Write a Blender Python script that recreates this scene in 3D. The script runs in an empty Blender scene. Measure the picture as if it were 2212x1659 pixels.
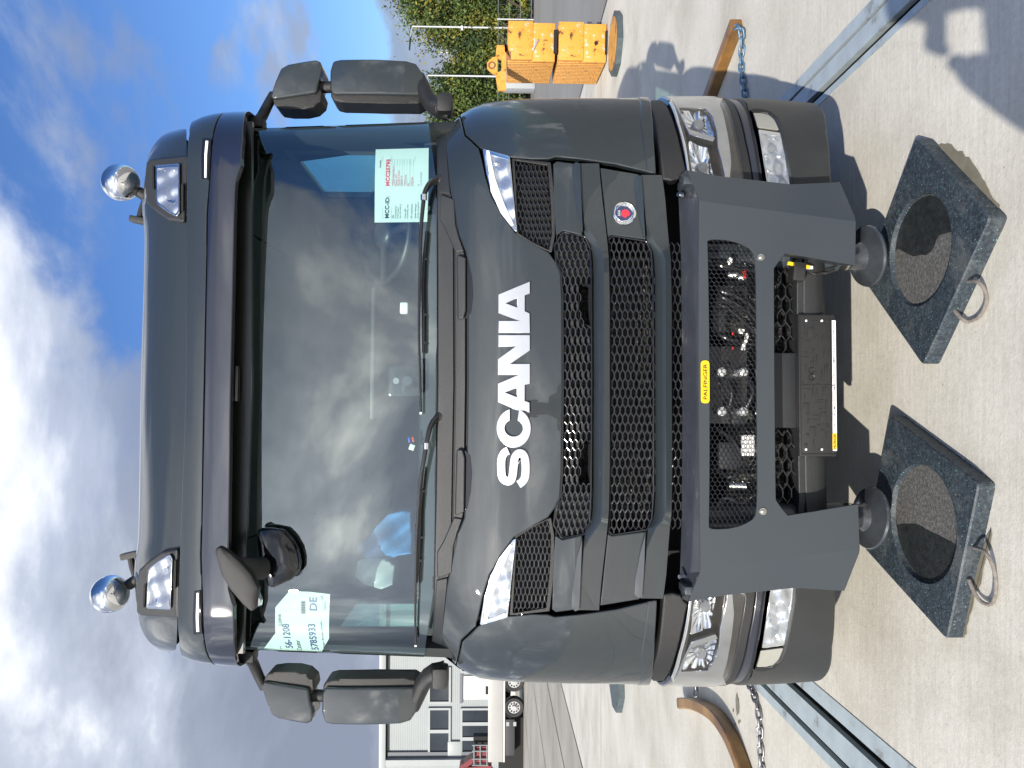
import bpy, bmesh, math, random
import numpy as np
from mathutils import Vector, Matrix
random.seed(7); rng = np.random.default_rng(7)
R = math.radians
scene = bpy.context.scene
COL = scene.collection

# ---------------------------------------------------------------- camera
FPX = 1661.0; CAMH = 1.62
PITCH = 0.02591; ROLL = 0.00519
cp, sp = math.cos(PITCH), math.sin(PITCH)
FW = Vector((0, cp, -sp)); _t = Vector((0, sp, cp)); _r = Vector((1, 0, 0))
RT = _r*math.cos(ROLL) + _t*math.sin(ROLL)
UP = _t*math.cos(ROLL) - _r*math.sin(ROLL)
camd = bpy.data.cameras.new('camera'); cam = bpy.data.objects.new('camera', camd); COL.objects.link(cam)
camd.sensor_width = 36; camd.lens = 36*FPX/2212; camd.clip_start = 0.02; camd.clip_end = 3000
ax, ay, az = -UP, RT, -FW            # the phone is held sideways: its right is down, its top points right
cam.matrix_world = Matrix(((ax.x, ay.x, az.x, 0), (ax.y, ay.y, az.y, 0), (ax.z, ay.z, az.z, CAMH), (0, 0, 0, 1)))
scene.camera = cam

# ---------------------------------------------------------------- sun, sky, exposure
SUN = Vector((-1.95, -4.1, 2.36)).normalized()
ELEV = math.asin(SUN.z); AZ = math.atan2(SUN.x, SUN.y)
sl = bpy.data.lights.new('sun', 'SUN'); sl.energy = 4.6; sl.angle = R(0.55); sl.color = (1, 0.93, 0.82)
so = bpy.data.objects.new('sun', sl); COL.objects.link(so)
so.rotation_euler = (-SUN).to_track_quat('-Z', 'Y').to_euler(); so.location = (-4, -8, 6)
w = bpy.data.worlds.new('World'); scene.world = w; w.use_nodes = True
nt = w.node_tree; nt.nodes.clear()
def N(tree, t, **k):
    n = tree.nodes.new(t)
    for a, b in k.items(): setattr(n, a, b)
    return n
wo = N(nt, 'ShaderNodeOutputWorld'); bg = N(nt, 'ShaderNodeBackground'); bg.inputs[1].default_value = 0.112
sky = N(nt, 'ShaderNodeTexSky', sky_type='NISHITA', sun_disc=False)
sky.sun_elevation = ELEV; sky.sun_rotation = AZ; sky.altitude = 50; sky.air_density = 1.3; sky.dust_density = 0.6; sky.ozone_density = 3.0
tc = N(nt, 'ShaderNodeTexCoord')
sep = N(nt, 'ShaderNodeSeparateXYZ'); nt.links.new(tc.outputs['Generated'], sep.inputs[0])
def M(tree, op, a, b=None, c=None, clamp=False):
    m = N(tree, 'ShaderNodeMath', operation=op); m.use_clamp = clamp
    for i, v in enumerate((a, b, c)):
        if v is None: continue
        if isinstance(v, (int, float)): m.inputs[i].default_value = v
        else: tree.links.new(v, m.inputs[i])
    return m.outputs[0]
zz = M(nt, 'ADD', M(nt, 'MAXIMUM', sep.outputs[2], 0.0), 0.22)
cx = M(nt, 'DIVIDE', sep.outputs[0], zz); cy = M(nt, 'DIVIDE', sep.outputs[1], zz)
comb = N(nt, 'ShaderNodeCombineXYZ'); nt.links.new(cx, comb.inputs[0]); nt.links.new(cy, comb.inputs[1])
def noise(tree, vec, scale, detail=8, rough=0.55, dist=0.0, off=(0, 0, 0)):
    mp = N(tree, 'ShaderNodeMapping'); mp.inputs['Location'].default_value = off
    tree.links.new(vec, mp.inputs[0])
    n = N(tree, 'ShaderNodeTexNoise'); n.inputs['Scale'].default_value = scale; n.inputs['Detail'].default_value = detail
    n.inputs['Roughness'].default_value = rough; n.inputs['Distortion'].default_value = dist
    tree.links.new(mp.outputs[0], n.inputs['Vector']); return n.outputs['Fac']
def ramp(tree, fac, stops, interp='EASE'):
    r = N(tree, 'ShaderNodeValToRGB'); r.color_ramp.interpolation = interp
    e = r.color_ramp.elements
    while len(e) < len(stops): e.new(0.5)
    for i, (p, c) in enumerate(stops):
        e[i].position = p
        e[i].color = (c, c, c, 1) if isinstance(c, (int, float)) else (*c, 1)
    tree.links.new(fac, r.inputs[0]); return r.outputs[0]
def mixc(tree, fac, a, b, mode='MIX'):
    m = N(tree, 'ShaderNodeMix', data_type='RGBA', blend_type=mode)
    for i, v in ((0, fac), (6, a), (7, b)):
        if isinstance(v, (int, float)): m.inputs[i].default_value = v
        elif isinstance(v, tuple): m.inputs[i].default_value = (*v, 1)
        else: tree.links.new(v, m.inputs[i])
    return m.outputs[2]
big = noise(nt, comb.outputs[0], 0.60, 11, 0.57, 0.25, (3.1, 1.7, 0))
# more cloud towards the left of the yard, a blue hole to the upper right
bias = M(nt, 'MULTIPLY', M(nt, 'SUBTRACT', M(nt, 'MULTIPLY', sep.outputs[1], 0.04), sep.outputs[0]), 0.33)
low = M(nt, 'MULTIPLY', M(nt, 'MAXIMUM', M(nt, 'SUBTRACT', 0.33, sep.outputs[2]), 0.0), 0.95)
back = M(nt, 'MULTIPLY', M(nt, 'MAXIMUM', M(nt, 'MULTIPLY', sep.outputs[1], -1.0), 0.0), 0.27)
cover = M(nt, 'ADD', M(nt, 'ADD', M(nt, 'ADD', big, bias), low), back)
cmask = ramp(nt, cover, [(0.485, 0.0), (0.545, 0.80), (0.64, 1.0)])
lit = noise(nt, comb.outputs[0], 0.9, 8, 0.56, 0.3, (7.4, 2.2, 0))
cs = M(nt, 'ADD', M(nt, 'MULTIPLY_ADD', lit, 2.1, -0.55), M(nt, 'MULTIPLY', cover, -0.16))
ccol = ramp(nt, cs, [(0.16, (1.75, 2.0, 2.65)), (0.38, (2.3, 2.6, 3.3)), (0.53, (3.9, 4.25, 4.95)), (0.70, (9.0, 9.1, 9.3))], 'LINEAR')
skyc = mixc(nt, 1.0, sky.outputs[0], (0.44, 0.60, 0.90), 'MULTIPLY')
dt = N(nt, 'ShaderNodeVectorMath', operation='DOT_PRODUCT'); nt.links.new(tc.outputs['Generated'], dt.inputs[0]); dt.inputs[1].default_value = SUN
glow = M(nt, 'POWER', M(nt, 'MAXIMUM', dt.outputs['Value'], 0.0), 5.0)
gcol = mixc(nt, glow, (1.0, 1.0, 1.0), (3.2, 3.1, 2.9))
ccol = mixc(nt, 1.0, ccol, gcol, 'MULTIPLY')
SKYM = mixc(nt, cmask, skyc, ccol)
nt.links.new(SKYM, bg.inputs[0]); nt.links.new(bg.outputs[0], wo.inputs[0])
scene.view_settings.view_transform = 'Standard'; scene.view_settings.look = 'None'
scene.view_settings.exposure = 0.62; scene.view_settings.gamma = 1.0
scene.render.resolution_x = 1024; scene.render.resolution_y = 768

# ---------------------------------------------------------------- materials
MATS = {}
def mat(name, col=(.5, .5, .5), rough=.5, metal=0., coat=0., var=0., vscale=6., bump=0., bscale=60., spec=0.5, emit=None, stops=None, stretch=None, coatr=0.04, rvar=0.):
    if name in MATS: return MATS[name]
    m = bpy.data.materials.new(name); m.use_nodes = True; t = m.node_tree; b = t.nodes['Principled BSDF']
    b.inputs['Base Color'].default_value = (*col, 1); b.inputs['Roughness'].default_value = rough; b.inputs['Metallic'].default_value = metal
    b.inputs['Coat Weight'].default_value = coat; b.inputs['Coat Roughness'].default_value = coatr
    b.inputs['Specular IOR Level'].default_value = spec
    if var or bump or stops or rvar:
        tcn = N(t, 'ShaderNodeTexCoord'); vec = tcn.outputs['Object']
        if stretch:
            mp = N(t, 'ShaderNodeMapping'); mp.inputs['Scale'].default_value = stretch; t.links.new(vec, mp.inputs[0]); vec = mp.outputs[0]
        if var:
            n = noise(t, vec, vscale, 6, .6)
            f = ramp(t, n, [(0.3, 0.0), (0.7, 1.0)], 'LINEAR')
            c = mixc(t, f, tuple(x*(1-var) for x in col), tuple(min(1, x*(1+var)) for x in col)); t.links.new(c, b.inputs['Base Color'])
        if stops:
            n = noise(t, vec, vscale, 8, .6); c = ramp(t, n, stops, 'LINEAR'); t.links.new(c, b.inputs['Base Color'])
        if rvar:
            n = noise(t, vec, vscale*1.7, 5, .6, 0, (4, 1, 2)); t.links.new(M(t, 'MULTIPLY_ADD', n, rvar*2, rough-rvar), b.inputs['Roughness'])
        if bump:
            n = noise(t, vec, bscale, 4, .6); bp = N(t, 'ShaderNodeBump'); bp.inputs['Strength'].default_value = min(1, bump); bp.inputs['Distance'].default_value = .004
            t.links.new(n, bp.inputs['Height']); t.links.new(bp.outputs[0], b.inputs['Normal'])
    if emit: b.inputs['Emission Color'].default_value = (*emit[:3], 1); b.inputs['Emission Strength'].default_value = emit[3]
    if coat >= 1: b.inputs['Coat IOR'].default_value = 1.62
    MATS[name] = m; return m
def glass(name, tint=(.9, .95, .92), base=0.06, power=5, rough=0.0, scale=1.0, gcol=(1, 1, 1)):
    if name in MATS: return MATS[name]
    m = bpy.data.materials.new(name); m.use_nodes = True; t = m.node_tree; t.nodes.clear()
    o = N(t, 'ShaderNodeOutputMaterial'); mx = N(t, 'ShaderNodeMixShader'); tr = N(t, 'ShaderNodeBsdfTransparent'); g = N(t, 'ShaderNodeBsdfGlossy')
    tr.inputs[0].default_value = (*tint, 1); g.inputs['Roughness'].default_value = rough; g.inputs['Color'].default_value = (*gcol, 1)
    lw = N(t, 'ShaderNodeLayerWeight'); lw.inputs['Blend'].default_value = 0.5
    f = M(t, 'POWER', lw.outputs['Facing'], power); f = M(t, 'MULTIPLY_ADD', f, 1-base, base)
    t.links.new(f, mx.inputs[0]); t.links.new(tr.outputs[0], mx.inputs[1]); t.links.new(g.outputs[0], mx.inputs[2]); t.links.new(mx.outputs[0], o.inputs[0])
    MATS[name] = m; return m
paint = mat('truck_paint', (.0165, .0225, .0265), .55, 0, 1.0, var=.06, vscale=30, spec=.25, coatr=.015)
satin = mat('satin_grey_paint', (.029, .037, .046), .42, 0, .35, var=.05, vscale=3, bump=.08, bscale=220, coatr=.2)
plast = mat('textured_black_plastic', (.012, .0122, .0135), .45, bump=.5, bscale=420, var=.1, vscale=12)
plastg = mat('grey_plastic', (.019, .021, .024), .45, bump=.4, bscale=380, var=.1, vscale=10)
gloss = mat('gloss_black', (.008, .008, .009), .08, 0, .8)
navy = mat('smoked_visor_acrylic', (.010, .011, .020), .06, 0, 1.0)
rubber = mat('black_rubber', (.012, .012, .012), .6)
dark = mat('dark_void', (.006, .006, .006), .8)
chrome = mat('chrome', (.86, .87, .88), .06, 1.0)
chromeb = mat('faceted_reflector', (.88, .89, .90), .10, 1.0, bump=.6, bscale=55)
silver = mat('silver_lettering', (.50, .52, .56), .30, .55)
white = mat('white_plastic', (.78, .78, .76), .4)
paper = mat('white_paper', (.56, .63, .60), .75)
screen = glass('windscreen_glass', (.78, .92, .90), .155, 4.5, gcol=(.92, .99, .98))
sideglass = glass('side_window_glass', (.62, .86, .84), .06, 5)
lens = glass('clear_lens', (.96, .97, .98), .06, 4.5)
cream = mat('reflector_plate', (.34, .34, .31), .25, .3)
yellow = mat('yellow_decal', (.85, .55, .01), .4)
inkb = mat('black_ink', (.01, .01, .012), .5)
inkblue = mat('blue_ink', (.03, .04, .16), .5)
inkred = mat('red_ink', (.75, .06, .08), .5)
inkgrey = mat('grey_ink', (.32, .36, .36), .5)

# ---------------------------------------------------------------- object helpers
def tag(o, label=None, cat=None, group=None, kind=None):
    if label: o['label'] = label
    if cat: o['category'] = cat
    if group: o['group'] = group
    if kind: o['kind'] = kind
    return o
def thing(name, label, cat, loc=(0, 0, 0), rz=0, group=None):
    o = bpy.data.objects.new(name, None); COL.objects.link(o); o.location = loc; o.rotation_euler = (0, 0, rz); o.empty_display_size = .1
    return tag(o, label, cat, group)
def link(name, me, mt, parent=None, label=None):
    o = bpy.data.objects.new(name, me); COL.objects.link(o)
    if mt is not None and not me.materials:
        for x in (mt if isinstance(mt, (list, tuple)) else [mt]): me.materials.append(x)
    if parent: o.parent = parent
    if label: o['label'] = label
    return o
def smooth(me, ang=35):
    for p in me.polygons: p.use_smooth = True
    me.set_sharp_from_angle(angle=R(ang))
class MB:
    def __init__(s): s.bm = bmesh.new()
    def box(s, c, d, rot=None, bev=0.0, mi=0):
        m = Matrix.Translation(c) @ (rot.to_4x4() if rot else Matrix()) @ Matrix.Diagonal((*d, 1))
        r = bmesh.ops.create_cube(s.bm, size=1, matrix=m); fs = {f for v in r['verts'] for f in v.link_faces}
        for f in fs: f.material_index = mi
        if bev:
            es = {e for v in r['verts'] for e in v.link_edges}
            rr = bmesh.ops.bevel(s.bm, geom=list(es), offset=bev, segments=2, affect='EDGES', profile=.6)
            for f in rr['faces']: f.material_index = mi
        return s
    def cyl(s, a, b, r0, r1=None, n=16, caps=True, mi=0):
        a, b = Vector(a), Vector(b); r1 = r0 if r1 is None else r1; d = b-a
        q = d.to_track_quat('Z', 'Y').to_matrix().to_4x4()
        r = bmesh.ops.create_cone(s.bm, segments=n, radius1=r0, radius2=r1, depth=d.length, cap_ends=caps, matrix=Matrix.Translation((a+b)/2) @ q)
        for f in {f for v in r['verts'] for f in v.link_faces}: f.material_index = mi
        return s
    def sph(s, c, r, u=24, v=16, sc=(1, 1, 1), rot=None, mi=0):
        m = Matrix.Translation(c) @ (rot.to_4x4() if rot else Matrix()) @ Matrix.Diagonal((*sc, 1))
        rr = bmesh.ops.create_uvsphere(s.bm, u_segments=u, v_segments=v, radius=r, matrix=m)
        for f in {f for q in rr['verts'] for f in q.link_faces}: f.material_index = mi
        return s
    def tube(s, path, r, n=8, closed=False, mi=0, flat=1.0):
        P = [Vector(p) for p in path]; k = len(P); rings = []
        up = Vector((0, 0, 1))
        for i, p in enumerate(P):
            a = P[(i-1) % k] if (closed or i > 0) else P[i]; b = P[(i+1) % k] if (closed or i < k-1) else P[i]
            d = (b-a).normalized(); x = d.cross(up)
            if x.length < .05: x = d.cross(Vector((0, 1, 0)))
            x.normalize(); y = x.cross(d).normalized(); rr = r[i] if isinstance(r, (list, tuple)) else r
            rings.append([s.bm.verts.new(p + x*rr*math.cos(2*math.pi*j/n) + y*rr*flat*math.sin(2*math.pi*j/n)) for j in range(n)])
        for i in range(k if closed else k-1):
            A, B = rings[i], rings[(i+1) % k]
            for j in range(n):
                f = s.bm.faces.new((A[j], A[(j+1) % n], B[(j+1) % n], B[j])); f.material_index = mi
        if not closed:
            f = s.bm.faces.new(rings[0][::-1]); f.material_index = mi; f = s.bm.faces.new(rings[-1]); f.material_index = mi
        return s
    def prism(s, poly, y0, y1, mi=0):    # polygon in xz extruded in y
        a = [s.bm.verts.new((x, y0, z)) for x, z in poly]; b = [s.bm.verts.new((x, y1, z)) for x, z in poly]
        s.bm.faces.new(a).material_index = mi; s.bm.faces.new(b[::-1]).material_index = mi
        for i in range(len(poly)):
            j = (i+1) % len(poly); s.bm.faces.new((a[j], a[i], b[i], b[j])).material_index = mi
        return s
    def hprism(s, poly, z0, z1, mi=0):   # polygon in xy extruded in z
        a = [s.bm.verts.new((x, y, z0)) for x, y in poly]; b = [s.bm.verts.new((x, y, z1)) for x, y in poly]
        s.bm.faces.new(a[::-1]).material_index = mi; s.bm.faces.new(b).material_index = mi
        for i in range(len(poly)):
            j = (i+1) % len(poly); s.bm.faces.new((a[i], a[j], b[j], b[i])).material_index = mi
        return s
    def grid(s, rows, mi=0):
        V = [[s.bm.verts.new(p) for p in r] for r in rows]
        for i in range(len(V)-1):
            for j in range(len(V[i])-1):
                s.bm.faces.new((V[i][j], V[i][j+1], V[i+1][j+1], V[i+1][j])).material_index = mi
        return s
    def mesh(s, name, ang=35, fix=True):
        if fix: bmesh.ops.recalc_face_normals(s.bm, faces=s.bm.faces)
        me = bpy.data.meshes.new(name); s.bm.to_mesh(me); s.bm.free()
        if ang: smooth(me, ang)
        return me
    def build(s, name, mt, parent=None, ang=35, label=None, fix=True):
        return link(name, s.mesh(name, ang, fix), mt, parent, label)
def mirror_mesh(me, name):
    m2 = me.copy(); m2.name = name
    co = np.empty(len(me.vertices)*3); me.vertices.foreach_get('co', co); co[0::3] *= -1; m2.vertices.foreach_set('co', co); m2.flip_normals(); m2.update(); return m2
def mpair(mb_or_me, name, mt, parent, ang=35):      # the same part on both sides of the truck
    me = mb_or_me.mesh(name, ang) if isinstance(mb_or_me, MB) else mb_or_me
    a = link(name, me, mt, parent); m2 = me.copy()
    bm = bmesh.new(); bm.from_mesh(me)
    for v in bm.verts: v.co.x *= -1
    bmesh.ops.reverse_faces(bm, faces=bm.faces); bm.to_mesh(m2); bm.free()
    b = link(name, m2, mt, parent); return a, b

# ---------------------------------------------------------------- measuring: photograph point -> place on the truck / on the ground
ZR = dict(a=(300, 0, 1/1.659), b=(300, 1000, 1/1.659), c=(300, 1900, 1/1.659), d=(1200, 0, 1/1.659), e=(1200, 1000, 1/1.659), f=(1200, 1900, 1/1.659),
          g=(2100, 0, 1/1.659), h=(2100, 1000, 1/1.659), i=(2100, 1900, 1/1.659), j=(3000, 0, 1/1.659), k=(3000, 1000, 1/1.659), l=(3000, 1900, 1/1.659),
          m=(1480, 2620, 720/2212), n=(1480, 0, 1000/2212), o=(2500, 2620, 720/2212), p=(2600, 300, 700/2212), q=(2180, 1000, 300/1659),
          r=(1200, 400, 500/1659), s=(1050, 2250, 350/1659), t=(2600, 900, 700/2212))
DS = 2212/4032
def Z(k, *pts):
    X0, Y0, s = ZR[k]; return [((X0+x*s)*DS, (Y0+y*s)*DS) for x, y in pts]
PSI = 0.03578; TX, TY = 0.0064, 2.7735
TM = Matrix.Translation((TX, TY, 0)) @ Matrix.Rotation(PSI, 4, 'Z'); TI = TM.inverted()
CAMP = Vector((0, 0, CAMH)); CL = TI @ CAMP
def rayw(px, py): return FW + RT*((829.5-py)/FPX) + UP*((1106-px)/FPX)
def G(px, py, z=0.0):
    d = rayw(px, py); s = (z-CAMH)/d.z; p = CAMP + d*s; return Vector((p.x, p.y, z))
def AT(px, py, Y):          # world point at distance Y
    d = rayw(px, py); s = Y/d.y; return CAMP + d*s
def U(px, py, F):           # truck-local point on surface y = F(x, z)
    d = TI.to_3x3() @ rayw(px, py)
    f = lambda s: (CL.y+d.y*s) - F(CL.x+d.x*s, CL.z+d.z*s)
    a = (-0.4-CL.y)/d.y; step = .02; b = a; fa = f(a)
    for _ in range(160):
        b = a+step; fb = f(b)
        if fb >= 0: break
        a = b
    for _ in range(24):
        c = (a+b)/2
        if f(c) >= 0: b = c
        else: a = c
    s = (a+b)/2; return Vector((CL.x+d.x*s, CL.y+d.y*s, CL.z+d.z*s))
def table(pts, sig=.03):
    xs = np.linspace(-.2, 3.6, 761); ys = np.interp(xs, [p[0] for p in pts], [p[1] for p in pts])
    k = int(sig/.005)*3; kern = np.exp(-.5*(np.arange(-k, k+1)*.005/sig)**2); kern /= kern.sum()
    ysm = np.convolve(np.pad(ys, k, mode='edge'), kern, 'valid')
    def g(z):
        t = (z+.2)/.005; i = int(max(0, min(759, t))); fr = min(1, max(0, t-i)); return float(ysm[i]*(1-fr)+ysm[i+1]*fr)
    return g
def shape(Y0, W, a, Rx, Ry):
    def F(x, z):
        wv = W(z) if callable(W) else W
        X = abs(x); xc = wv-Rx; y = Y0(z)+a*X*X
        if X > xc:
            t = min(.9995, (X-xc)/Rx); y += Ry*(1-math.sqrt(1-t*t))
            if X > wv: y += (X-wv)*25
        return y
    return F
cabY = table([(0, .17), (.2, .165), (.35, .15), (.6, .13), (.9, .14), (1.3, .15), (1.55, .17), (1.72, .21), (1.85, .27), (2.2, .33)])
cabW = table([(0, 1.262), (.4, 1.275), (1.0, 1.275), (1.02, 1.272), (1.55, 1.268), (1.68, 1.262), (1.76, 1.225), (1.82, 1.17), (1.9, 1.14)], .02)
F_cab = shape(cabY, cabW, .045, .46, .40)
F_glass = shape(lambda z: .290+(z-1.84)*.128, 1.135, .055, .30, .14)
visY = table([(2.4, .235), (2.62, .245), (2.75, .255), (2.86, .30), (2.95, .39)], .03)
F_vis = shape(visY, 1.185, .03, .30, .30)
F_xf = lambda z: .60+(z-.30)*.12
def F_plate(x, z):
    e = abs(x)-F_xf(z); return 0.0 if e < 0 else e*.38
def off(F, o): return lambda x, z: F(x, z)+o
def rnd(poly, r, n=4):       # round the corners of a polygon
    if not r: return poly
    out = []; k = len(poly)
    for i in range(k):
        p, a, b = Vector(poly[i]), Vector(poly[i-1]), Vector(poly[(i+1) % k])
        u, v = a-p, b-p; lu, lv = u.length, v.length
        if lu < 1e-6 or lv < 1e-6: continue
        u /= lu; v /= lv; c = max(-1, min(1, u.dot(v))); ang = math.acos(c)
        if ang > 2.8: out.append(tuple(p)); continue
        t = min(r/max(.2, math.tan(ang/2)), lu*.45, lv*.45)
        A, B = p+u*t, p+v*t
        for j in range(n+1):
            s = j/n; q = A*(1-s)**2 + p*2*s*(1-s) + B*s*s; out.append(tuple(q))
    return out
def outline(pts, F, sym=False):
    o = []
    for p in pts:
        if len(p) == 3: o.append((p[1], p[2]))
        else:
            q = U(p[0], p[1], F); o.append((q.x, q.z))
    if sym:
        o[0] = (0.0, o[0][1]); o[-1] = (0.0, o[-1][1])
        o = o + [(-x, z) for x, z in o[-2:0:-1]]
    return o
def panel_mesh(name, poly, F, thick=.03, bev=.005, step=.07, holes=(), flip=False, extra=(), flat=False):
    if flip: poly = [(-x, z) for x, z in poly]; holes = [[(-x, z) for x, z in h] for h in holes]
    bm = bmesh.new()
    def ring(pl):
        vs = [bm.verts.new((x, 0, z)) for x, z in pl]
        return vs, [bm.edges.new((vs[i], vs[(i+1) % len(vs)])) for i in range(len(vs))]
    vs, es = ring(poly)
    if holes:
        for h in holes: es += ring(h)[1]
        bmesh.ops.triangle_fill(bm, edges=es, use_beauty=True, use_dissolve=False)
    else: bm.faces.new(vs)
    bm.normal_update()
    bmesh.ops.reverse_faces(bm, faces=[f for f in bm.faces if f.normal.y > 0])
    if bev:
        bmesh.ops.inset_region(bm, faces=bm.faces[:], thickness=bev, use_even_offset=True, use_boundary=True)
        for v in bm.verts: v.co.y = bev if v.is_boundary else 0
    else:
        for v in bm.verts: v.co.y = 0
    xs = [v.co.x for v in bm.verts]; zs = [v.co.z for v in bm.verts]
    planes = [((x, 0, 0), (1, 0, 0)) for x in np.arange(math.floor(min(xs)/step)*step, max(xs), step)]
    if max(map(abs, (min(xs), max(xs)))) > 1.0 and step < .2:
        for q in (.98, 1.02, 1.06, 1.09, 1.11, 1.13, 1.15, 1.17, 1.19, 1.21, 1.22, 1.23, 1.24, 1.25, 1.258, 1.265, 1.27): planes += [((q, 0, 0), (1, 0, 0)), ((-q, 0, 0), (1, 0, 0))]
    planes += [((0, 0, z), (0, 0, 1)) for z in np.arange(math.floor(min(zs)/step)*step, max(zs), step)]
    planes += list(extra)
    for co, no in planes:
        bmesh.ops.bisect_plane(bm, geom=bm.verts[:]+bm.edges[:]+bm.faces[:], dist=1e-5, plane_co=co, plane_no=no)
    ringv = {v: v.co.y for v in bm.verts}
    nv = {}
    for v in bm.verts:
        x, z = v.co.x, v.co.z; h = .004; v.co.y += F(x, z)
        n = Vector(((F(x+h, z)-F(x-h, z))/(2*h), -1, (F(x, z+h)-F(x, z-h))/(2*h)))
        if abs(n.x) > 12: n.x = math.copysign(12, n.x)
        nv[v] = n.normalized()
    kl = bm.faces.layers.int.new('k')
    front = bm.faces[:]
    for f in front: f[kl] = 1 if any(ringv[v] > bev*.05 for v in f.verts) and bev else 0
    be = [e for e in bm.edges if e.is_boundary]; back = {}
    outn = {}
    for e in be:
        for v in e.verts:
            if v not in back: back[v] = bm.verts.new(v.co+Vector((0, thick, 0)))
    for e in be:
        f0 = e.link_faces[0]; l = next(l for l in f0.loops if l.edge == e); a, b = l.vert, l.link_loop_next.vert
        nf = bm.faces.new((b, a, back[a], back[b])); nf.normal_update(); nf[kl] = 2
        for v in (a, b): outn[v] = outn.get(v, Vector((0, 0, 0)))+nf.normal
    bm.normal_update(); nl = []
    for f in bm.faces:
        for l in f.loops:
            v = l.vert
            if f[kl] == 2: nl.append(f.normal.copy())
            elif f[kl] == 1 and v in outn: nl.append((nv[v]*.7+outn[v].normalized()).normalized())
            else: nl.append(nv[v])
    me = bpy.data.meshes.new(name); bm.to_mesh(me); bm.free()
    if flat: return me
    for p in me.polygons: p.use_smooth = True
    me.normals_split_custom_set([tuple(n) for n in nl])
    return me
def panel(name, pts, F, mt, parent, sym=False, pair=False, thick=.03, bev=.005, step=.07, o=0.0, holes=(), rad=0.0, hrad=0.0, label=None, raw=False):
    Fo = off(F, o) if o else F
    poly = pts if raw else outline(pts, Fo, sym)
    poly = rnd(poly, rad)
    hs = [rnd(h if raw else outline(h, Fo, sym == 'both' or sym), hrad) for h in holes]
    a = link(name, panel_mesh(name, poly, Fo, thick, bev, step, hs), mt, parent, label)
    if pair:
        b = link(name, panel_mesh(name, poly, Fo, thick, bev, step, hs, flip=True), mt, parent, label); return a, b
    return a
def scale_poly(p, k, c=None):
    c = c or (sum(x for x, _ in p)/len(p), sum(z for _, z in p)/len(p)); return [(c[0]+(x-c[0])*k, c[1]+(z-c[1])*k) for x, z in p]
def loft(name, rows, mt, parent=None, sym=False, ang=40, pair=False):
    if sym: rows = [[Vector((-p.x, p.y, p.z)) for p in r[:0:-1]] + list(r) for r in rows]
    mb = MB(); mb.grid(rows)
    if pair: return mpair(mb, name, mt, parent, ang)
    return mb.build(name, mt, parent, ang)
def clip(poly, conv):        # clip polygon by a convex outline (counter-clockwise)
    out = poly
    for i in range(len(conv)):
        ax_, az_ = conv[i]; bx, bz = conv[(i+1) % len(conv)]; inp = out; out = []
        side = lambda p: (bx-ax_)*(p[1]-az_)-(bz-az_)*(p[0]-ax_)
        for j in range(len(inp)):
            P, Q = inp[j], inp[(j+1) % len(inp)]; sP, sQ = side(P), side(Q)
            if sP >= 0: out.append(P)
            if (sP >= 0) != (sQ >= 0):
                t = sP/(sP-sQ); out.append((P[0]+(Q[0]-P[0])*t, P[1]+(Q[1]-P[1])*t))
        if len(out) < 3: return []
    return out
def inside(p, poly):
    c = False
    for i in range(len(poly)):
        (x1, z1), (x2, z2) = poly[i], poly[i-1]
        if (z1 > p[1]) != (z2 > p[1]) and p[0] < (x2-x1)*(p[1]-z1)/(z2-z1)+x1: c = not c
    return c
def hexgrille(name, poly, F, mt, parent, wz=.021, rx=.0333, flatx=.0195, bar=.0028, depth=.02, x0=0, keep=None, flip=False, label=None):
    """honeycomb of hollow cells, pointed along x; poly = outline of the opening"""
    bm = bmesh.new(); xs = [p[0] for p in poly]; zs = [p[1] for p in poly]
    slx = rx-flatx; z0 = (min(zs)+max(zs))/2
    i0 = int((min(xs)-x0)/rx)-2; i1 = int((max(xs)-x0)/rx)+3
    j0 = int((min(zs)-z0)/wz)-2; j1 = int((max(zs)-z0)/wz)+3
    for i in range(i0, i1):
        for j in range(j0, j1):
            cxx = x0+i*rx; cz = z0+(j+(.5 if i % 2 else 0))*wz
            if not inside((cxx, cz), poly): continue
            if keep and not keep(cxx, cz): continue
            H = [(-flatx/2-slx, 0), (-flatx/2, -wz/2), (flatx/2, -wz/2), (flatx/2+slx, 0), (flatx/2, wz/2), (-flatx/2, wz/2)]
            ko = 1-0.0; ki = 1-2*bar/wz
            o_ = [(cxx+a, cz+b) for a, b in H]; n_ = [(cxx+a*(1-2*bar/rx*.8), cz+b*ki) for a, b in H]
            O = [bm.verts.new((x, F(x, z), z)) for x, z in o_]; I = [bm.verts.new((x, F(x, z)+.0006, z)) for x, z in n_]
            B = [bm.verts.new((x, F(x, z)+depth, z)) for x, z in n_]
            for q in range(6):
                r_ = (q+1) % 6
                bm.faces.new((O[q], O[r_], I[r_], I[q])); bm.faces.new((I[q], I[r_], B[r_], B[q]))
    if flip:
        for v in bm.verts: v.co.x *= -1
    me = bpy.data.meshes.new(name); bm.to_mesh(me); bm.free()
    return link(name, me, mt, parent, label)
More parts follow.
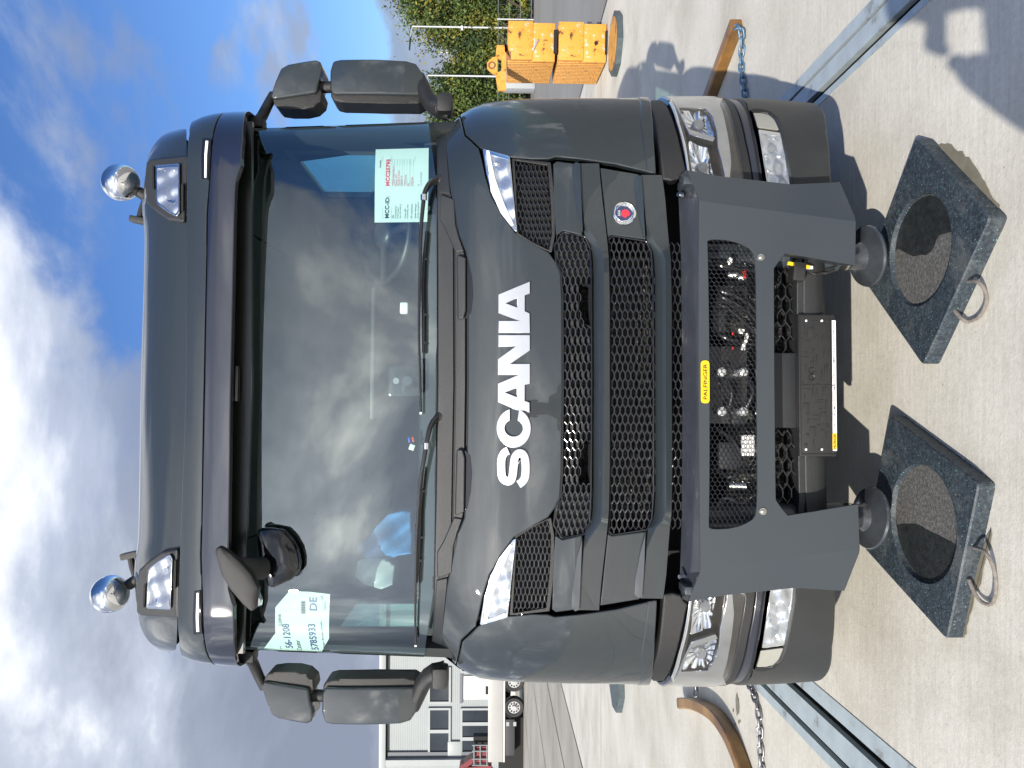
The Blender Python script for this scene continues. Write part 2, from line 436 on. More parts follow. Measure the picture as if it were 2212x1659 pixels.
def text(name, s, pos, h, wd, mt, parent, bold=0.0, ext=.0006, rot=None, anchor='c', label=None, F=None):
    cu = bpy.data.curves.new(name, 'FONT'); cu.body = s; cu.size = 1; cu.offset = bold; cu.extrude = 0.0; cu.resolution_u = 3
    ob = bpy.data.objects.new(name, cu); COL.objects.link(ob); bpy.context.view_layer.update()
    me = bpy.data.meshes.new_from_object(ob.evaluated_get(bpy.context.evaluated_depsgraph_get())); bpy.data.objects.remove(ob)
    co = np.empty(len(me.vertices)*3); me.vertices.foreach_get('co', co); co = co.reshape(-1, 3)
    lo, hi = co.min(0), co.max(0); sx = wd/(hi[0]-lo[0]) if wd else h/(hi[1]-lo[1]); sy = h/(hi[1]-lo[1])
    X = (co[:, 0]-lo[0])*sx; Y = (co[:, 1]-lo[1])*sy
    if anchor == 'c': X -= (hi[0]-lo[0])*sx/2; Y -= h/2
    out = np.stack([X, -ext*np.ones_like(X), Y], 1)
    if rot: out = np.array([tuple(rot @ Vector(p)) for p in out])
    out += np.array(pos)
    if F: out[:, 1] = [F(a, b) for a, b in zip(out[:, 0], out[:, 2])]
    me.vertices.foreach_set('co', out.ravel()); me.update(); me.materials.clear()
    return link(name, me, mt, parent, label)
# ================================================================ THE TRUCK
truck = thing('truck', 'dark grey truck cab with a steel bull bar, seen head-on on the light concrete', 'truck', (TX, TY, 0), PSI)
T = truck
def part_box(name, mt, c, d, bev=.004, pair=False, parent=None, rot=None):
    mb = MB().box(c, d, rot, bev)
    if pair: return mpair(mb, name, mt, parent or T)
    return mb.build(name, mt, parent or T)

# ---- bonnet with the lettering
hood_pts = [(1010, 830), (1010, 700), (1009, 600), (1006, 545), (992, 510), (985, 480), (978, 442), (970, 400), (963, 330), (958, 275), (966, 262),
            (976, 266), (1004, 293), (1034, 320), (1041, 345), (1048, 378), (1062, 424), (1085, 464), (1113, 502), (1150, 524), (1186, 545), (1201, 566), (1211, 590), (1214, 640), (1215, 830)]
panel('bonnet', hood_pts, F_cab, paint, T, sym=True, thick=.05, bev=.007, rad=.012)
# soft raised field below the cowl line
F_h2 = lambda x, z: F_cab(x, z)-.010
# letters, traced upright in the letter field's own units (X to the right, Z up)
def LZ(pts): return [(1470-z_, 1520-x_) for x_, z_ in pts]
def ell(cx, cz, rx, rz, a0, a1, n=14): return [(cx+rx*math.cos(R(a0+(a1-a0)*i/n)), cz+rz*math.sin(R(a0+(a1-a0)*i/n))) for i in range(n+1)]
IA = [(1340, 0), (1255, 205), (1135, 205), (1083, 65), (1083, 203), (1005, 205), (1005, 0), (1132, 2), (1146, 33), (1250, 33), (1263, 0)]
IAh = [(1198, 157), (1233, 82), (1170, 82)]
NA = [(990, 0), (990, 205), (913, 205), (917, 90), (832, 208), (730, 208), (730, 75), (672, 208), (552, 208), (500, 85), (497, 30), (482, 2), (550, 2), (560, 33), (665, 33), (672, 0), (802, 0), (802, 127), (890, 0)]
NAh = [(615, 162), (645, 84), (585, 84)]
C = ell(380, 105, 130, 112, 22, 338, 26) + [(494, 34), (520, 30), (500, 85)] + [(432, 85)] + ell(380, 105, 57, 60, 338, 22, 20)[0:] + [(430, 130), (508, 130)]
Cc = ell(382, 105, 128, 112, 13, 342, 28) + ell(382, 105, 55, 60, 335, 25, 20)
spath = [(236, 140), (222, 165), (185, 184), (125, 187), (62, 180), (36, 150), (42, 124), (75, 112), (125, 106), (185, 98), (216, 76), (214, 50), (184, 33), (125, 27), (62, 32), (32, 50), (14, 74)]
def catm(P, n=4):
    out = []
    for i in range(len(P)-1):
        p0 = P[max(0, i-1)]; p1 = P[i]; p2 = P[i+1]; p3 = P[min(len(P)-1, i+2)]
        for j in range(n):
            t = j/n; out.append(tuple(.5*((2*p1[k])+(-p0[k]+p2[k])*t+(2*p0[k]-5*p1[k]+4*p2[k]-p3[k])*t*t+(-p0[k]+3*p1[k]-3*p2[k]+p3[k])*t**3) for k in range(len(p1))))
    out.append(tuple(P[-1])); return out
sp_ = catm(spath, 4); L_, R_ = [], []
for i, p in enumerate(sp_):
    a = sp_[max(0, i-1)]; b = sp_[min(len(sp_)-1, i+1)]; dx, dz = b[0]-a[0], b[1]-a[1]; l_ = math.hypot(dx, dz) or 1
    L_.append((p[0]-dz/l_*27, p[1]+dx/l_*27)); R_.append((p[0]+dz/l_*27, p[1]-dx/l_*27))
S = L_+R_[::-1]
def letter(name, poly, holes=()):
    cv = lambda P: [((1200+(1470-z)/1.659)*DS, (1000+(1520-x)/1.659)*DS) for x, z in P]
    panel(name, cv(poly), F_cab, silver, bonnet_letters, o=-.011, thick=.010, bev=.0012, step=.5, holes=[cv(h) for h in holes])
bonnet_letters = T
for nm, P_, H_ in (('letter_s', S, ()), ('letter_c', Cc, ()), ('letters_an', NA, (NAh,)), ('letters_ia', IA, (IAh,))): letter('bonnet_letter', P_, H_)

# ---- marker lamp and side grille beside the bonnet
mk = Z('d', (1160, 970), (1338, 1020), (1360, 1240), (1388, 1515), (1368, 1505), (1292, 1402), (1224, 1282), (1187, 1140))
def lamp(name, pts, F, parent, o=0.0, frame=gloss, inner=None, strip=None, depth=.035, pair=True, rad=.008, bowls=(), frame_k=1.0, refl=chromeb, light=None):
    """lamp unit: dark housing, chrome trim, faceted reflector, clear lens; mirrored onto the other side"""
    Fo = off(F, o) if o else F
    poly = rnd(outline(pts, Fo), rad)
    for fl in ((False, True) if pair else (False,)):
        h = link(name, panel_mesh(name, poly, off(Fo, .018), .03, .003, .07, flip=fl), frame, parent)
        hole = scale_poly(poly, .88)
        link('chrome_bezel', panel_mesh('chrome_bezel', poly, off(Fo, -.001), .008, .002, .07, [hole], flip=fl), chrome, h)
        cx_ = sum(x for x, _ in poly)/len(poly); cz_ = sum(z for _, z in poly)/len(poly)
        rf = panel_mesh('reflector', scale_poly(poly, .9), lambda x, z: Fo(x, z)+.001+.004*math.sin(70*x+25*z)+.003*math.sin(90*z-20*x), .01, 0, .009, flip=fl)
        link('reflector', rf, refl, h)
        for s_ in (strip or []):
            sp2 = rnd(outline(s_, Fo), .003)
            link('light_strip', panel_mesh('light_strip', sp2, off(Fo, -.006), .01, .001, .07, flip=fl), light or MATS['led_white'], h)
        for b_ in bowls:
            bp2 = rnd(outline(b_, Fo), .01); bx = sum(x for x, _ in bp2)/len(bp2); bz = sum(z for _, z in bp2)/len(bp2); rr = max(math.hypot(x-bx, z-bz) for x, z in bp2)
            def Fb(x, z, bx=bx*(-1 if fl else 1), bz=bz, rr=rr):
                d = math.hypot(x-bx, z-bz)/rr; a = math.atan2(z-bz, x-bx)
                return Fo(x, z)-.006+.020*(1-d*d)+.0022*math.sin(a*11)*d
            link('lamp_bowl', panel_mesh('lamp_bowl', bp2, Fb, .012, .0015, .007, flip=fl), chrome, h)
        link('lens', panel_mesh('lens', scale_poly(poly, .985), off(Fo, -.010), .014, .003, .07, flip=fl), lens, h)
led = mat('led_white', (.80, .83, .88), .25, spec=.8)
yellow_lens = None
lamp('marker_lamp', mk, F_cab, T, o=-.004, refl=mat('lamp_inner_white', (.62, .64, .67), .22, .85, bump=.25, bscale=30), strip=[Z('d', (1185, 985), (1205, 985), (1240, 1160), (1300, 1330), (1365, 1470), (1350, 1480), (1280, 1390), (1215, 1250))],
     bowls=[Z('d', (1225, 1060), (1330, 1075), (1335, 1200), (1270, 1210))])
sg = [(1112, 346), (1183, 357), (1190, 440), (1192, 505), (1186, 540), (1150, 522), (1120, 503)]
panel('side_grille_frame', [(1105, 341), (1190, 350), (1200, 440), (1199, 510), (1192, 546), (1150, 527), (1115, 505)], F_cab, plast, T, pair=True, o=.004, thick=.03, bev=.003,
      holes=[sg], rad=.006, hrad=.006)
sgp = outline(sg, off(F_cab, .008))
for fl in (False, True):
    sgo = hexgrille('side_grille_mesh', sgp, off(F_cab, .009), gloss, T, wz=.0165, rx=.0265, flatx=.0165, bar=.0022, depth=.014, flip=fl)
    link('side_grille_back', panel_mesh('side_grille_back', sgp, off(F_cab, .05), .002, 0, .1, flip=fl), plast, sgo)

# ---- corner panels
Wt = lambda z: cabW(z)-.0015
cpts = [(949, 246), (958, 262), (976, 264), (1006, 290), (1037, 318), (1060, 330), (1100, 339), (1150, 343), (1185, 343), (1201, 338), (1260, 344), (1330, 354), (1416, 375), (1413, 300), (1409, 262), ('L', 1.2735, .998), ('L', 1.2735, 1.05)]
for z_ in (1.2, 1.3, 1.4, 1.5, 1.6, 1.66, 1.72, 1.76, 1.79, 1.82): cpts.append(('L', Wt(z_), z_))
panel('corner_panel', cpts, F_cab, paint, T, pair=True, thick=.03, bev=.006, step=.045)
# lower lip of the corner panel
panel('corner_lip', [(1384, 262), (1389, 300), (1398, 371), (1417, 374), (1412, 300), (1408, 240), ('L', 1.274, .955), ('L', 1.274, .997)], F_cab, paint, T, pair=True, o=-.006, thick=.02, bev=.004, step=.05)

# ---- grille: end pieces, fins and honeycombs
panel('grille_end_panel', [(1195, 354), (1203, 348), (1248, 354), (1258, 508), (1216, 498), (1201, 508), (1197, 440)], F_cab, paint, T, pair=True, thick=.03, bev=.004, rad=.004)
panel('grille_end_panel', [(1297, 362), (1380, 376), (1396, 517), (1322, 507), (1313, 512)], F_cab, paint, T, pair=True, thick=.03, bev=.004, rad=.004)
def fin(name, st, tp, rg, bt, yt, yr, yb):
    rows = []
    def row(v, dy): return [U(a, s_, off(F_cab, d_)) if k else Vector((0, *U(a, 830, off(F_cab, d_)).yz)) for k, (a, s_, d_) in enumerate(zip(v, st, dy))]
    rows.append([p+Vector((0, .03, 0)) for p in row(tp, yt)]); rows.append(row(tp, yt)); rows.append(row([a*.92+b*.08 for a, b in zip(tp, rg)], [a*.85+b*.15 for a, b in zip(yt, yr)]))
    rows.append(row([a*.25+b*.75 for a, b in zip(tp, rg)], [a*.15+b*.85 for a, b in zip(yt, yr)])); rows.append(row(rg, [b-.001 for b in yr]))
    rows.append(row(bt, yb)); rows.append([p+Vector((0, .05, 0)) for p in row(bt, yb)])
    rows = [[Vector((p.x, p.y, p.z)) for p in r] for r in rows]
    full = [[Vector((-p.x, p.y, p.z)) for p in r[:0:-1]]+r for r in rows]
    full = [[q for q in r] for r in full]
    mb = MB(); mb.grid(full); return mb.build(name, paint, T, 25)
fin('grille_fin', [830, 760, 700, 650, 600, 560, 535, 515, 480, 430, 390, 353], [1277, 1277, 1277, 1277, 1277, 1276, 1272, 1264, 1258, 1254, 1252, 1249], [1305, 1305, 1305, 1305, 1305, 1304, 1298, 1285, 1262, 1257, 1254, 1251],
    [1317, 1317, 1317, 1317, 1316, 1315, 1313, 1311, 1307, 1301, 1297, 1294], [.035]*6+[.025, .01, .001, .001, .001, .001], [-.022]*6+[-.018, -.010, -.001, 0, 0, 0], [-.014]*6+[-.012, -.008, 0, 0, 0, 0])
fin('grille_fin', [830, 760, 700, 650, 600, 560, 540, 525, 480, 430, 400, 378], [1410, 1410, 1410, 1410, 1410, 1408, 1404, 1398, 1392, 1388, 1385, 1383], [1438, 1438, 1438, 1438, 1438, 1437, 1430, 1416, 1396, 1390, 1387, 1385],
    [1451, 1451, 1451, 1451, 1450, 1449, 1447, 1445, 1441, 1437, 1433, 1430], [.035]*6+[.025, .01, .001, .001, .001, .001], [-.022]*6+[-.018, -.010, -.001, 0, 0, 0], [-.014]*6+[-.012, -.008, 0, 0, 0, 0])
# pale wedges pressed into the end panels
for zr_ in (Z('g', (252, 1085), (275, 1062), (300, 1075), (310, 1300), (318, 1520), (285, 1400), (255, 1180)), Z('g', (655, 1170), (680, 1145), (702, 1160), (715, 1350), (722, 1555), (690, 1430), (660, 1260))):
    pl = outline(zr_, F_cab); zt = max(z for _, z in pl); zb_ = min(z for _, z in pl)
    xm = sum(x for x, _ in pl)/len(pl)
    for fl in (False, True):
        me = panel_mesh('pressed_wedge', pl, (lambda z0, z1: lambda x, z: F_cab(x, z)-.0015-.018*max(0, (z0-z))/(z0-z1))(zt, zb_), .02, .001, .07, flip=fl)
        link('pressed_wedge', me, paint, T)
def full(pts, F): return outline(pts, F, True)
h1 = full([(1216, 830), (1215, 640), (1212, 592), (1201, 566), (1197, 531), (1215, 502), (1264, 512), (1274, 536), (1277, 600), (1278, 830)], off(F_cab, .012))
hnd = Z('q', (540, 690), (610, 640), (800, 660), (800, 1560), (620, 1530), (560, 1430), (540, 1320)); hp = outline(hnd, off(F_cab, .012))
hexgrille('grille_honeycomb', h1, off(F_cab, .012), gloss, T, depth=.016, keep=lambda x, z: not inside((abs(x), z), hp))
link('grille_backing', panel_mesh('grille_backing', h1, lambda x, z: F_cab(x, z)+.036+.010*math.sin(z*300)*(abs(x) < .42), .002, 0, .004 if False else .006, [hp, [(-x, z) for x, z in hp[::-1]]]), plastg, T)
for s_ in (1, -1):
    hb = MB(); c_ = Vector((sum(x for x, _ in hp)/len(hp), 0, sum(z for _, z in hp)/len(hp))); pz = [(x*s_, z) for x, z in hp]
    n_ = len(pz)
    for i in range(n_):
        a, b = pz[i], pz[(i+1) % n_]; y_ = F_cab(a[0], a[1])+.008
        hb.grid([[Vector((a[0], y_, a[1])), Vector((b[0], y_, b[1]))], [Vector((a[0], y_+.10, a[1])), Vector((b[0], y_+.10, b[1]))]])
    hb.build('grip_recess', dark, T)
h2 = full([(1318, 830), (1317, 600), (1316, 545), (1313, 520), (1322, 510), (1396, 522), (1406, 545), (1410, 600), (1411, 830)], off(F_cab, .014))
hexgrille('grille_honeycomb', h2, off(F_cab, .014), gloss, T, depth=.018)
h3 = full([(1451, 830), (1450, 560), (1446, 528), (1476, 530), (1480, 560), (1480, 830)], off(F_cab, .03))
hexgrille('grille_honeycomb', h3, off(F_cab, .03), gloss, T, depth=.018)
# black rims round the two openings
for hh in (h1, h2):
    mb = MB(); rr_ = [Vector((x, F_cab(x, z)+.008, z)) for x, z in rnd(hh, .012)]; mb.tube(rr_, .0035, 6, closed=True); mb.build('grille_rim', gloss, T)
# radiator behind the second opening: fine rows of fins
rad_m = mat('radiator_core', (.05, .05, .05), .35, .6, bump=1.0, bscale=120, stops=[(.35, (.012, .012, .012)), (.55, (.06, .06, .055)), (.68, (.28, .27, .24))], vscale=46, stretch=(2.5, 1, 1))
rb = MB()
for k in range(26): rb.box((0, .325, 1.02+k*.0125), (1.02, .004, .005))
rad = MB().box((0, .36, 1.16), (1.06, .04, .36)).build('radiator', rad_m, T); rb.build('radiator_fin', rad_m, rad, label=None)
tag(rad.children[0], kind='stuff')
part_box('light_block_box', dark, (0, .78, 1.0), (2.0, .7, 1.5), 0)  # added dark box that blocks light and fills gaps behind the grille
part_box('engine_bay_floor', dark, (0, .50, .40), (1.7, .5, .05), 0)

# ---- emblem on the end panel
ec = Z('g', (592, 1398))[0]; e0 = U(ec[0], ec[1], F_cab); nrm_x = (F_cab(e0.x+.01, e0.z)-F_cab(e0.x-.01, e0.z))/.02
er = Matrix.Rotation(math.atan(nrm_x), 3, 'Z')
emb = MB(); rr = .043
pts = [(rr*(1+.07*math.cos(3*R(a)-R(90)))*math.cos(R(a)), rr*(1+.07*math.cos(3*R(a)-R(90)))*math.sin(R(a))) for a in range(0, 360, 10)]
emb.prism(pts, -.008, 0); em = emb.build('badge', chrome, T)
em.location = e0; em.rotation_euler = (0, 0, math.atan(nrm_x))
shield = [(-.031, .020), (-.030, .030), (0, .034), (.030, .030), (.031, .020), (.026, -.012), (.012, -.028), (0, -.033), (-.012, -.028), (-.026, -.012)]
MB().prism(shield, -.0095, -.004).build('badge_shield', mat('badge_blue', (.012, .02, .075), .2, coat=1), em)
grif = [(-.018, -.002), (-.012, .004), (-.013, .009), (-.006, .012), (.004, .011), (.012, .008), (.010, .003), (.016, .000), (.012, -.004), (.015, -.010), (.009, -.012), (.008, -.019), (.003, -.015), (-.001, -.024), (-.005, -.015), (-.010, -.018), (-.009, -.010), (-.015, -.009)]
MB().prism(grif, -.011, -.008).build('badge_griffin', mat('badge_red', (.75, .03, .05), .3), em)
cr = MB()
for dx in (-.008, 0, .008): cr.prism([(dx-.0035, .016), (dx+.0035, .016), (dx+.002, .024), (dx, .027), (dx-.002, .024)], -.011, -.008)
cr.build('badge_crown', silver, em)
for a in (90, 210, 330):
    b = MB().tube([(rr*.98*math.cos(R(a+t)), -.009, rr*.98*math.sin(R(a+t))) for t in range(-38, 39, 8)], .003, 6); b.build('badge_ring', chrome, em)
MB().tube([(rr*.80*math.cos(R(a)), -.0095, rr*.80*math.sin(R(a))) for a in range(0, 360, 12)], .0022, 6, closed=True).build('badge_ring', chrome, em)

# ---- cowl below the windscreen
panel('cowl', [(946, 830), (946, 600), (945, 400), (944, 300), (943, 251), (950, 252), (957, 264), (966, 330), (976, 420), (979, 500), (980, 830)], F_cab, plastg, T, sym=True, o=.01, thick=.05, bev=.004)
F_slope = lambda x, z: F_cab(x, z)
panel('cowl_lower_panel', [(984, 830), (984, 690), (983, 560), (982, 430), (976, 425), (980, 440), (990, 490), (992, 510), (1002, 545), (1005, 560), (1005, 830)], F_cab, plastg, T, sym=True, o=.005, thick=.04, bev=.003)
panel('cowl_seam', [(978, 830), (978, 600), (976, 430), (957, 270), (964, 262), (985, 470), (1004, 545), (1011, 600), (1011, 830)], F_cab, rubber, T, sym=True, o=.022, thick=.03, bev=.002)
bump_pts = [(986, 548), (988, 690), (1001, 688), (1006, 670), (1006, 556)]
panel('cowl_scoop', bump_pts, F_cab, plastg, T, pair=True, o=-.018, thick=.04, bev=.006, rad=.01)
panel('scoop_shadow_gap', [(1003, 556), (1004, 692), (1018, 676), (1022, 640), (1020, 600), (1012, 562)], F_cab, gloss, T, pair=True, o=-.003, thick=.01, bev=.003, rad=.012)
# raised collar of the bonnet that frames the scoops
panel('cowl_end_trim', Z('d', (875, 775), (905, 800), (920, 870), (950, 1270), (880, 1255), (868, 1000)), F_cab, plastg, T, pair=True, o=-.003, thick=.03, bev=.004, rad=.004)
panel('cowl_end_trim', Z('d', (885, 1265), (975, 1300), (985, 1465), (1010, 1560), (1040, 1640), (985, 1650), (920, 1500), (880, 1430)), F_cab, plastg, T, pair=True, o=-.006, thick=.03, bev=.005, rad=.006)

# ---- headlights
pm = lambda *pts: Z('p', *pts)
panel('headlight_top_moulding', Z('g', (755, 690), (775, 650), (840, 650), (880, 700), (940, 860), (985, 1050), (1000, 1110), (975, 1130), (955, 1165), (905, 1178), (845, 1168), (830, 1000), (800, 800)), F_cab, plast, T, pair=True, thick=.06, bev=.008, rad=.008)
panel('headlight_gap', Z('g', (745, 700), (790, 690), (845, 900), (880, 1190), (830, 1150), (800, 850)), F_cab, rubber, T, pair=True, o=.03, thick=.03, bev=.002)
hl_out = [('L', 1.274, .90)] + pm((80, 228), (250, 216), (500, 214), (690, 214)) + [('L', 1.274, .69)] + pm((800, 330), (900, 600), (960, 900), (1010, 1130), (1030, 1260), (1000, 1500)) + pm((420, 1500), (340, 1180), (290, 900), (200, 560), (120, 330))
F_hl = off(F_cab, -.004)
def hl_x(pts):
    return pts
hpoly = outline(hl_out, F_hl)
chrU = pm((110, 262), (300, 250), (640, 246), (742, 345), (822, 610), (890, 1055), (872, 1270), (860, 1500), (800, 1500), (800, 1222), (760, 1050), (712, 880), (702, 700), (642, 490), (560, 402), (238, 388), (262, 470), (330, 610), (372, 655), (690, 760), (660, 812), (360, 720), (300, 600), (230, 450), (150, 312))
chrS = pm((64, 232), (150, 315), (250, 600), (320, 850), (368, 1165), (400, 1500), (372, 1500), (335, 1160), (280, 850), (200, 560), (110, 330))
bw1 = pm((252, 408), (555, 408), (640, 500), (692, 700), (676, 752), (376, 655), (318, 590)); bw2 = pm((352, 792), (620, 868), (655, 980), (700, 1160), (712, 1400), (480, 1400), (425, 1100))
for fl in (False, True):
    H = link('headlight', panel_mesh('headlight', hpoly, off(F_hl, .075), .02, .004, .06, flip=fl), mat('bronze_black', (.022, .018, .015), .2, .2, .6), T)
    link('chrome_surround', panel_mesh('chrome_surround', outline(chrU, F_hl), off(F_hl, .002), .035, .003, .05, flip=fl), mat('headlight_chrome', (.50, .51, .52), .07, 1.0), H)
    link('lens_border', panel_mesh('lens_border', hpoly, off(F_hl, .007), .03, .003, .06, [outline(pm((250, 400), (555, 402), (642, 490), (700, 700), (712, 880), (800, 1480), (450, 1480), (372, 1000), (300, 620)), F_hl)], flip=fl), MATS['bronze_black'], H)
    link('chrome_strip', panel_mesh('chrome_strip', outline(chrS, F_hl), off(F_hl, .002), .03, .002, .06, flip=fl), chrome, H)
    for b_, nr in ((bw1, 1), (bw2, 1)):
        bp2 = rnd(outline(b_, F_hl), .008); bx = sum(x for x, _ in bp2)/len(bp2); bz = sum(z for _, z in bp2)/len(bp2); rr = max(math.hypot(x-bx, z-bz) for x, z in bp2)
        def Fb(x, z, bx=bx*(-1 if fl else 1), bz=bz, rr=rr):
            d = math.hypot(x-bx, z-bz)/rr; a = math.atan2(z-bz, x-bx)
            return F_hl(x, z)+.006+.045*(1-d*d)+.0035*math.sin(a*12)*min(1, d*1.5)+.004*math.sin(z*160)*(z < bz)
        lb = link('lamp_bowl', panel_mesh('lamp_bowl', bp2, Fb, .03, .0015, .006, flip=fl), chrome, H)
        sgn = -1 if fl else 1
        bb = MB().sph((bx*sgn, F_hl(bx, bz)+.030, bz), .017, 16, 10); bb.build('bulb', lens, H)
        b3 = MB().cyl((bx*sgn, F_hl(bx, bz)+.028, bz), (bx*sgn, F_hl(bx, bz)+.05, bz), .02, .026, 14); b3.build('projector', mat('grey_metal', (.3, .3, .31), .3, .9), H)
    link('headlight_lens', panel_mesh('headlight_lens', scale_poly(hpoly, .995), off(F_hl, -.012), .02, .004, .06, flip=fl), lens, H)

# ---- bumper: two bands above, body with fog lamps below
F_b = F_cab
def lowerband(name, tl, bl, o, mt):
    panel(name, tl + bl[::-1], F_b, mt, T, pair=True, o=o, thick=.05, bev=.006, step=.05)
band1_t = [('L', 1.2735, .674)]+pm((800, 330), (900, 600), (960, 900), (1012, 1130), (1020, 1300), (1040, 1700)); band1_b = [('L', 1.2735, .626)]+pm((900, 330), (985, 500), (1060, 800), (1130, 1130), (1165, 1400), (1180, 1700))
lowerband('bumper_band', band1_t, band1_b, .003, plast)
band2_t = [('L', 1.2735, .622)]+pm((905, 335), (990, 500), (1065, 800), (1135, 1130), (1170, 1400), (1185, 1700)); band2_b = [('L', 1.2735, .594)]+pm((985, 290), (1110, 500), (1165, 700), (1240, 1100), (1300, 1450), (1340, 1700))
lowerband('bumper_band', band2_t, band2_b, .016, mat('bumper_blue_black', (.018, .021, .032), .3, coat=.3))
bumper_m = mat('bumper_plastic', (.0205, .0220, .0235), .40, bump=.45, bscale=380, var=.12, vscale=8, rvar=.06)
zb0, zb1 = .19, .590
fogh = pm((1142, 432), (1250, 434), (1350, 455), (1430, 520), (1475, 610), (1520, 800), (1570, 1050), (1625, 1345), (1660, 1600), (1400, 1600), (1318, 1310), (1270, 1000), (1200, 650))
bt = [('L', 1.2735, zb1)]+pm((990, 292), (1115, 500), (1170, 700), (1245, 1100), (1305, 1450), (1350, 1700), (1450, 2300)); 
bb_ = [('L', 1.2735, .31), ('L', 1.272, .265), ('L', 1.262, .238), ('L', 1.22, .228), ('L', 1.13, .245), ('L', 1.03, .272), (1796, 350), (1798, 400), (1799, 560)]
def F_bump(x, z):
    y = F_cab(x, z); d = max(0, .26-z)
    return y
panel('bumper_corner', bt+bb_[::-1], F_bump, bumper_m, T, pair=True, thick=.06, bev=.014, step=.045, holes=[fogh], hrad=.02)
fr = pm((1152, 452), (1260, 456), (1350, 478), (1420, 540), (1482, 672), (1205, 634))
panel('side_reflector_plate', fr, F_cab, cream, T, pair=True, o=.012, thick=.03, bev=.002, rad=.006)
panel('fog_lamp_recess', fogh, F_cab, gloss, T, pair=True, o=.03, thick=.01, bev=.002)
lamp('fog_lamp', pm((1214, 662), (1488, 702), (1545, 960), (1600, 1260), (1630, 1560), (1370, 1560), (1315, 1300), (1262, 980)), F_cab, T, o=.008, depth=.03, refl=mat('lamp_inner_white', (.62, .64, .67), .22, .85, bump=.25, bscale=30),
     bowls=[pm((1262, 790), (1420, 760), (1470, 960), (1300, 1000)), pm((1310, 1010), (1480, 980), (1520, 1150), (1340, 1200))])
# centre of the bumper, behind the bull bar
panel('bumper_centre', [(1737, 830), (1736, 700), (1736, 590), (1738, 560), ('L', .62, .42), ('L', .62, .335), ('L', .3, .335), ('L', 0, .335)], lambda x, z: .12+(.05*(1-math.sqrt(max(0, 1-((.40-z)/.068)**2))) if z < .40 else 0), bumper_m, T, sym=True, thick=.15, bev=.006, step=.03)
panel('bumper_step', [(1722, 830), (1722, 590), ('L', .6, .462), ('L', .6, .44), (1736, 590), (1736, 830)], lambda x, z: .125, plastg, T, sym=True, thick=.12, bev=.004, step=.3)
h4 = full([(1674, 830), (1674, 590), (1676, 570), (1722, 572), (1722, 830)], lambda x, z: .165)
for sd_ in (1, -1): hexgrille('lower_honeycomb', h4, lambda x, z: .165, gloss, T, wz=.034, rx=.052, flatx=.030, bar=.0028, depth=.03, keep=lambda x, z: (x+.02)*sd_ > .15)
MB().box((0, .30, .56), (1.16, .02, .24)).build('lower_grille_back', rad_m, T)
MB().box((-.02, .17, .52), (.29, .05, .145), None, .01).build('sensor_cover', plastg, T)
# number plate holder
fy = .098
pp = [U(a, b, lambda x, z: fy) for a, b in ((1725, 679), (1725, 986), (1808, 986), (1808, 679))]
px0, px1 = pp[1].x, pp[0].x; pz0, pz1 = pp[2].z, pp[0].z; pcx = (px0+px1)/2; pcz = (pz0+pz1)/2
plate = MB().box((pcx, fy+.02, pcz), (px1-px0, .035, pz1-pz0), None, .005).build('number_plate_holder', mat('plate_black', (.020, .020, .021), .32, bump=.2, bscale=200), T)
rel = MB(); rl = random.Random(3)
def relbox(x, z, wx, wz, h=.0022): rel.box((pcx+x, fy+.0015-h/2, pcz+z), (wx, h, wz), None, .0008)
hw, hh_ = (px1-px0)/2, (pz1-pz0)/2
for (a, b, c_, d_) in ((-.5, .012, .98, .004), (.5, .012, .98, .004)): pass
rel.box((pcx, fy+.001, pcz+hh_-.006), (hw*1.94, .004, .003)); rel.box((pcx, fy+.001, pcz-hh_+.016), (hw*1.94, .004, .003))
rel.box((pcx-hw+.008, fy+.001, pcz), (.003, .004, hh_*1.85)); rel.box((pcx+hw-.008, fy+.001, pcz), (.003, .004, hh_*1.85)); rel.box((pcx+.0, fy+.001, pcz), (.003, .004, hh_*1.85))
used = []
for k in range(150):
    x = rl.uniform(-hw+.02, hw-.02); z = rl.uniform(-hh_+.024, hh_-.014); kind = rl.random()
    wx, wz = (rl.uniform(.02, .05), .0045) if kind < .35 else ((.0045, rl.uniform(.012, .035)) if kind < .6 else ((rl.uniform(.006, .012),)*2 if kind < .85 else (.035, .022)))
    if any(abs(x-u[0]) < (wx+u[2])/2+.003 and abs(z-u[1]) < (wz+u[3])/2+.003 for u in used) or abs(x)+wx/2 > hw-.012: continue
    used.append((x, z, wx, wz)); relbox(x, z, wx, wz)
for x, z in ((.03, .022), (.055, .022)): rel.tube([(pcx+x+.011*math.cos(R(a)), fy-.001, pcz+z+.011*math.sin(R(a))) for a in range(0, 360, 30)], .0015, 5, closed=True)
rel.build('plate_relief', MATS['plate_black'], plate)
for a, b in ((1738, 693), (1738, 971), (1772, 693), (1772, 971)):
    p_ = U(a+3, b, lambda x, z: fy); MB().cyl((p_.x, fy-.002, p_.z), (p_.x, fy+.004, p_.z), .0042, n=12).build('screw', white, plate)
st = [U(a, b, lambda x, z: fy) for a, b in ((1796, 692), (1807, 974))]; scx = (st[0].x+st[1].x)/2; scz = (st[0].z+st[1].z)/2; sw = st[0].x-st[1].x
strip = MB().box((scx, fy+.0005, scz), (sw, .003, .0175), None, .0005).build('lettered_strip', white, plate)
MB().prism(rnd([(scx-sw/2+.004, scz-.0078), (scx-sw/2+.068, scz-.0078), (scx-sw/2+.068, scz+.0078), (scx-sw/2+.004, scz+.0078)], .007), fy-.0018, fy).build('badge_field', yellow, strip)
text('strip_lettering', 'PALFINGER', (scx-sw/2+.036, fy-.002, scz), .0105, .055, inkb, strip, .02)
text('strip_lettering', 'FACTORY MOUNTED MOUNTING COMPETENCE CENTER', (scx+.027, fy-.0012, scz), .0085, sw-.125, inkblue, strip, .01)
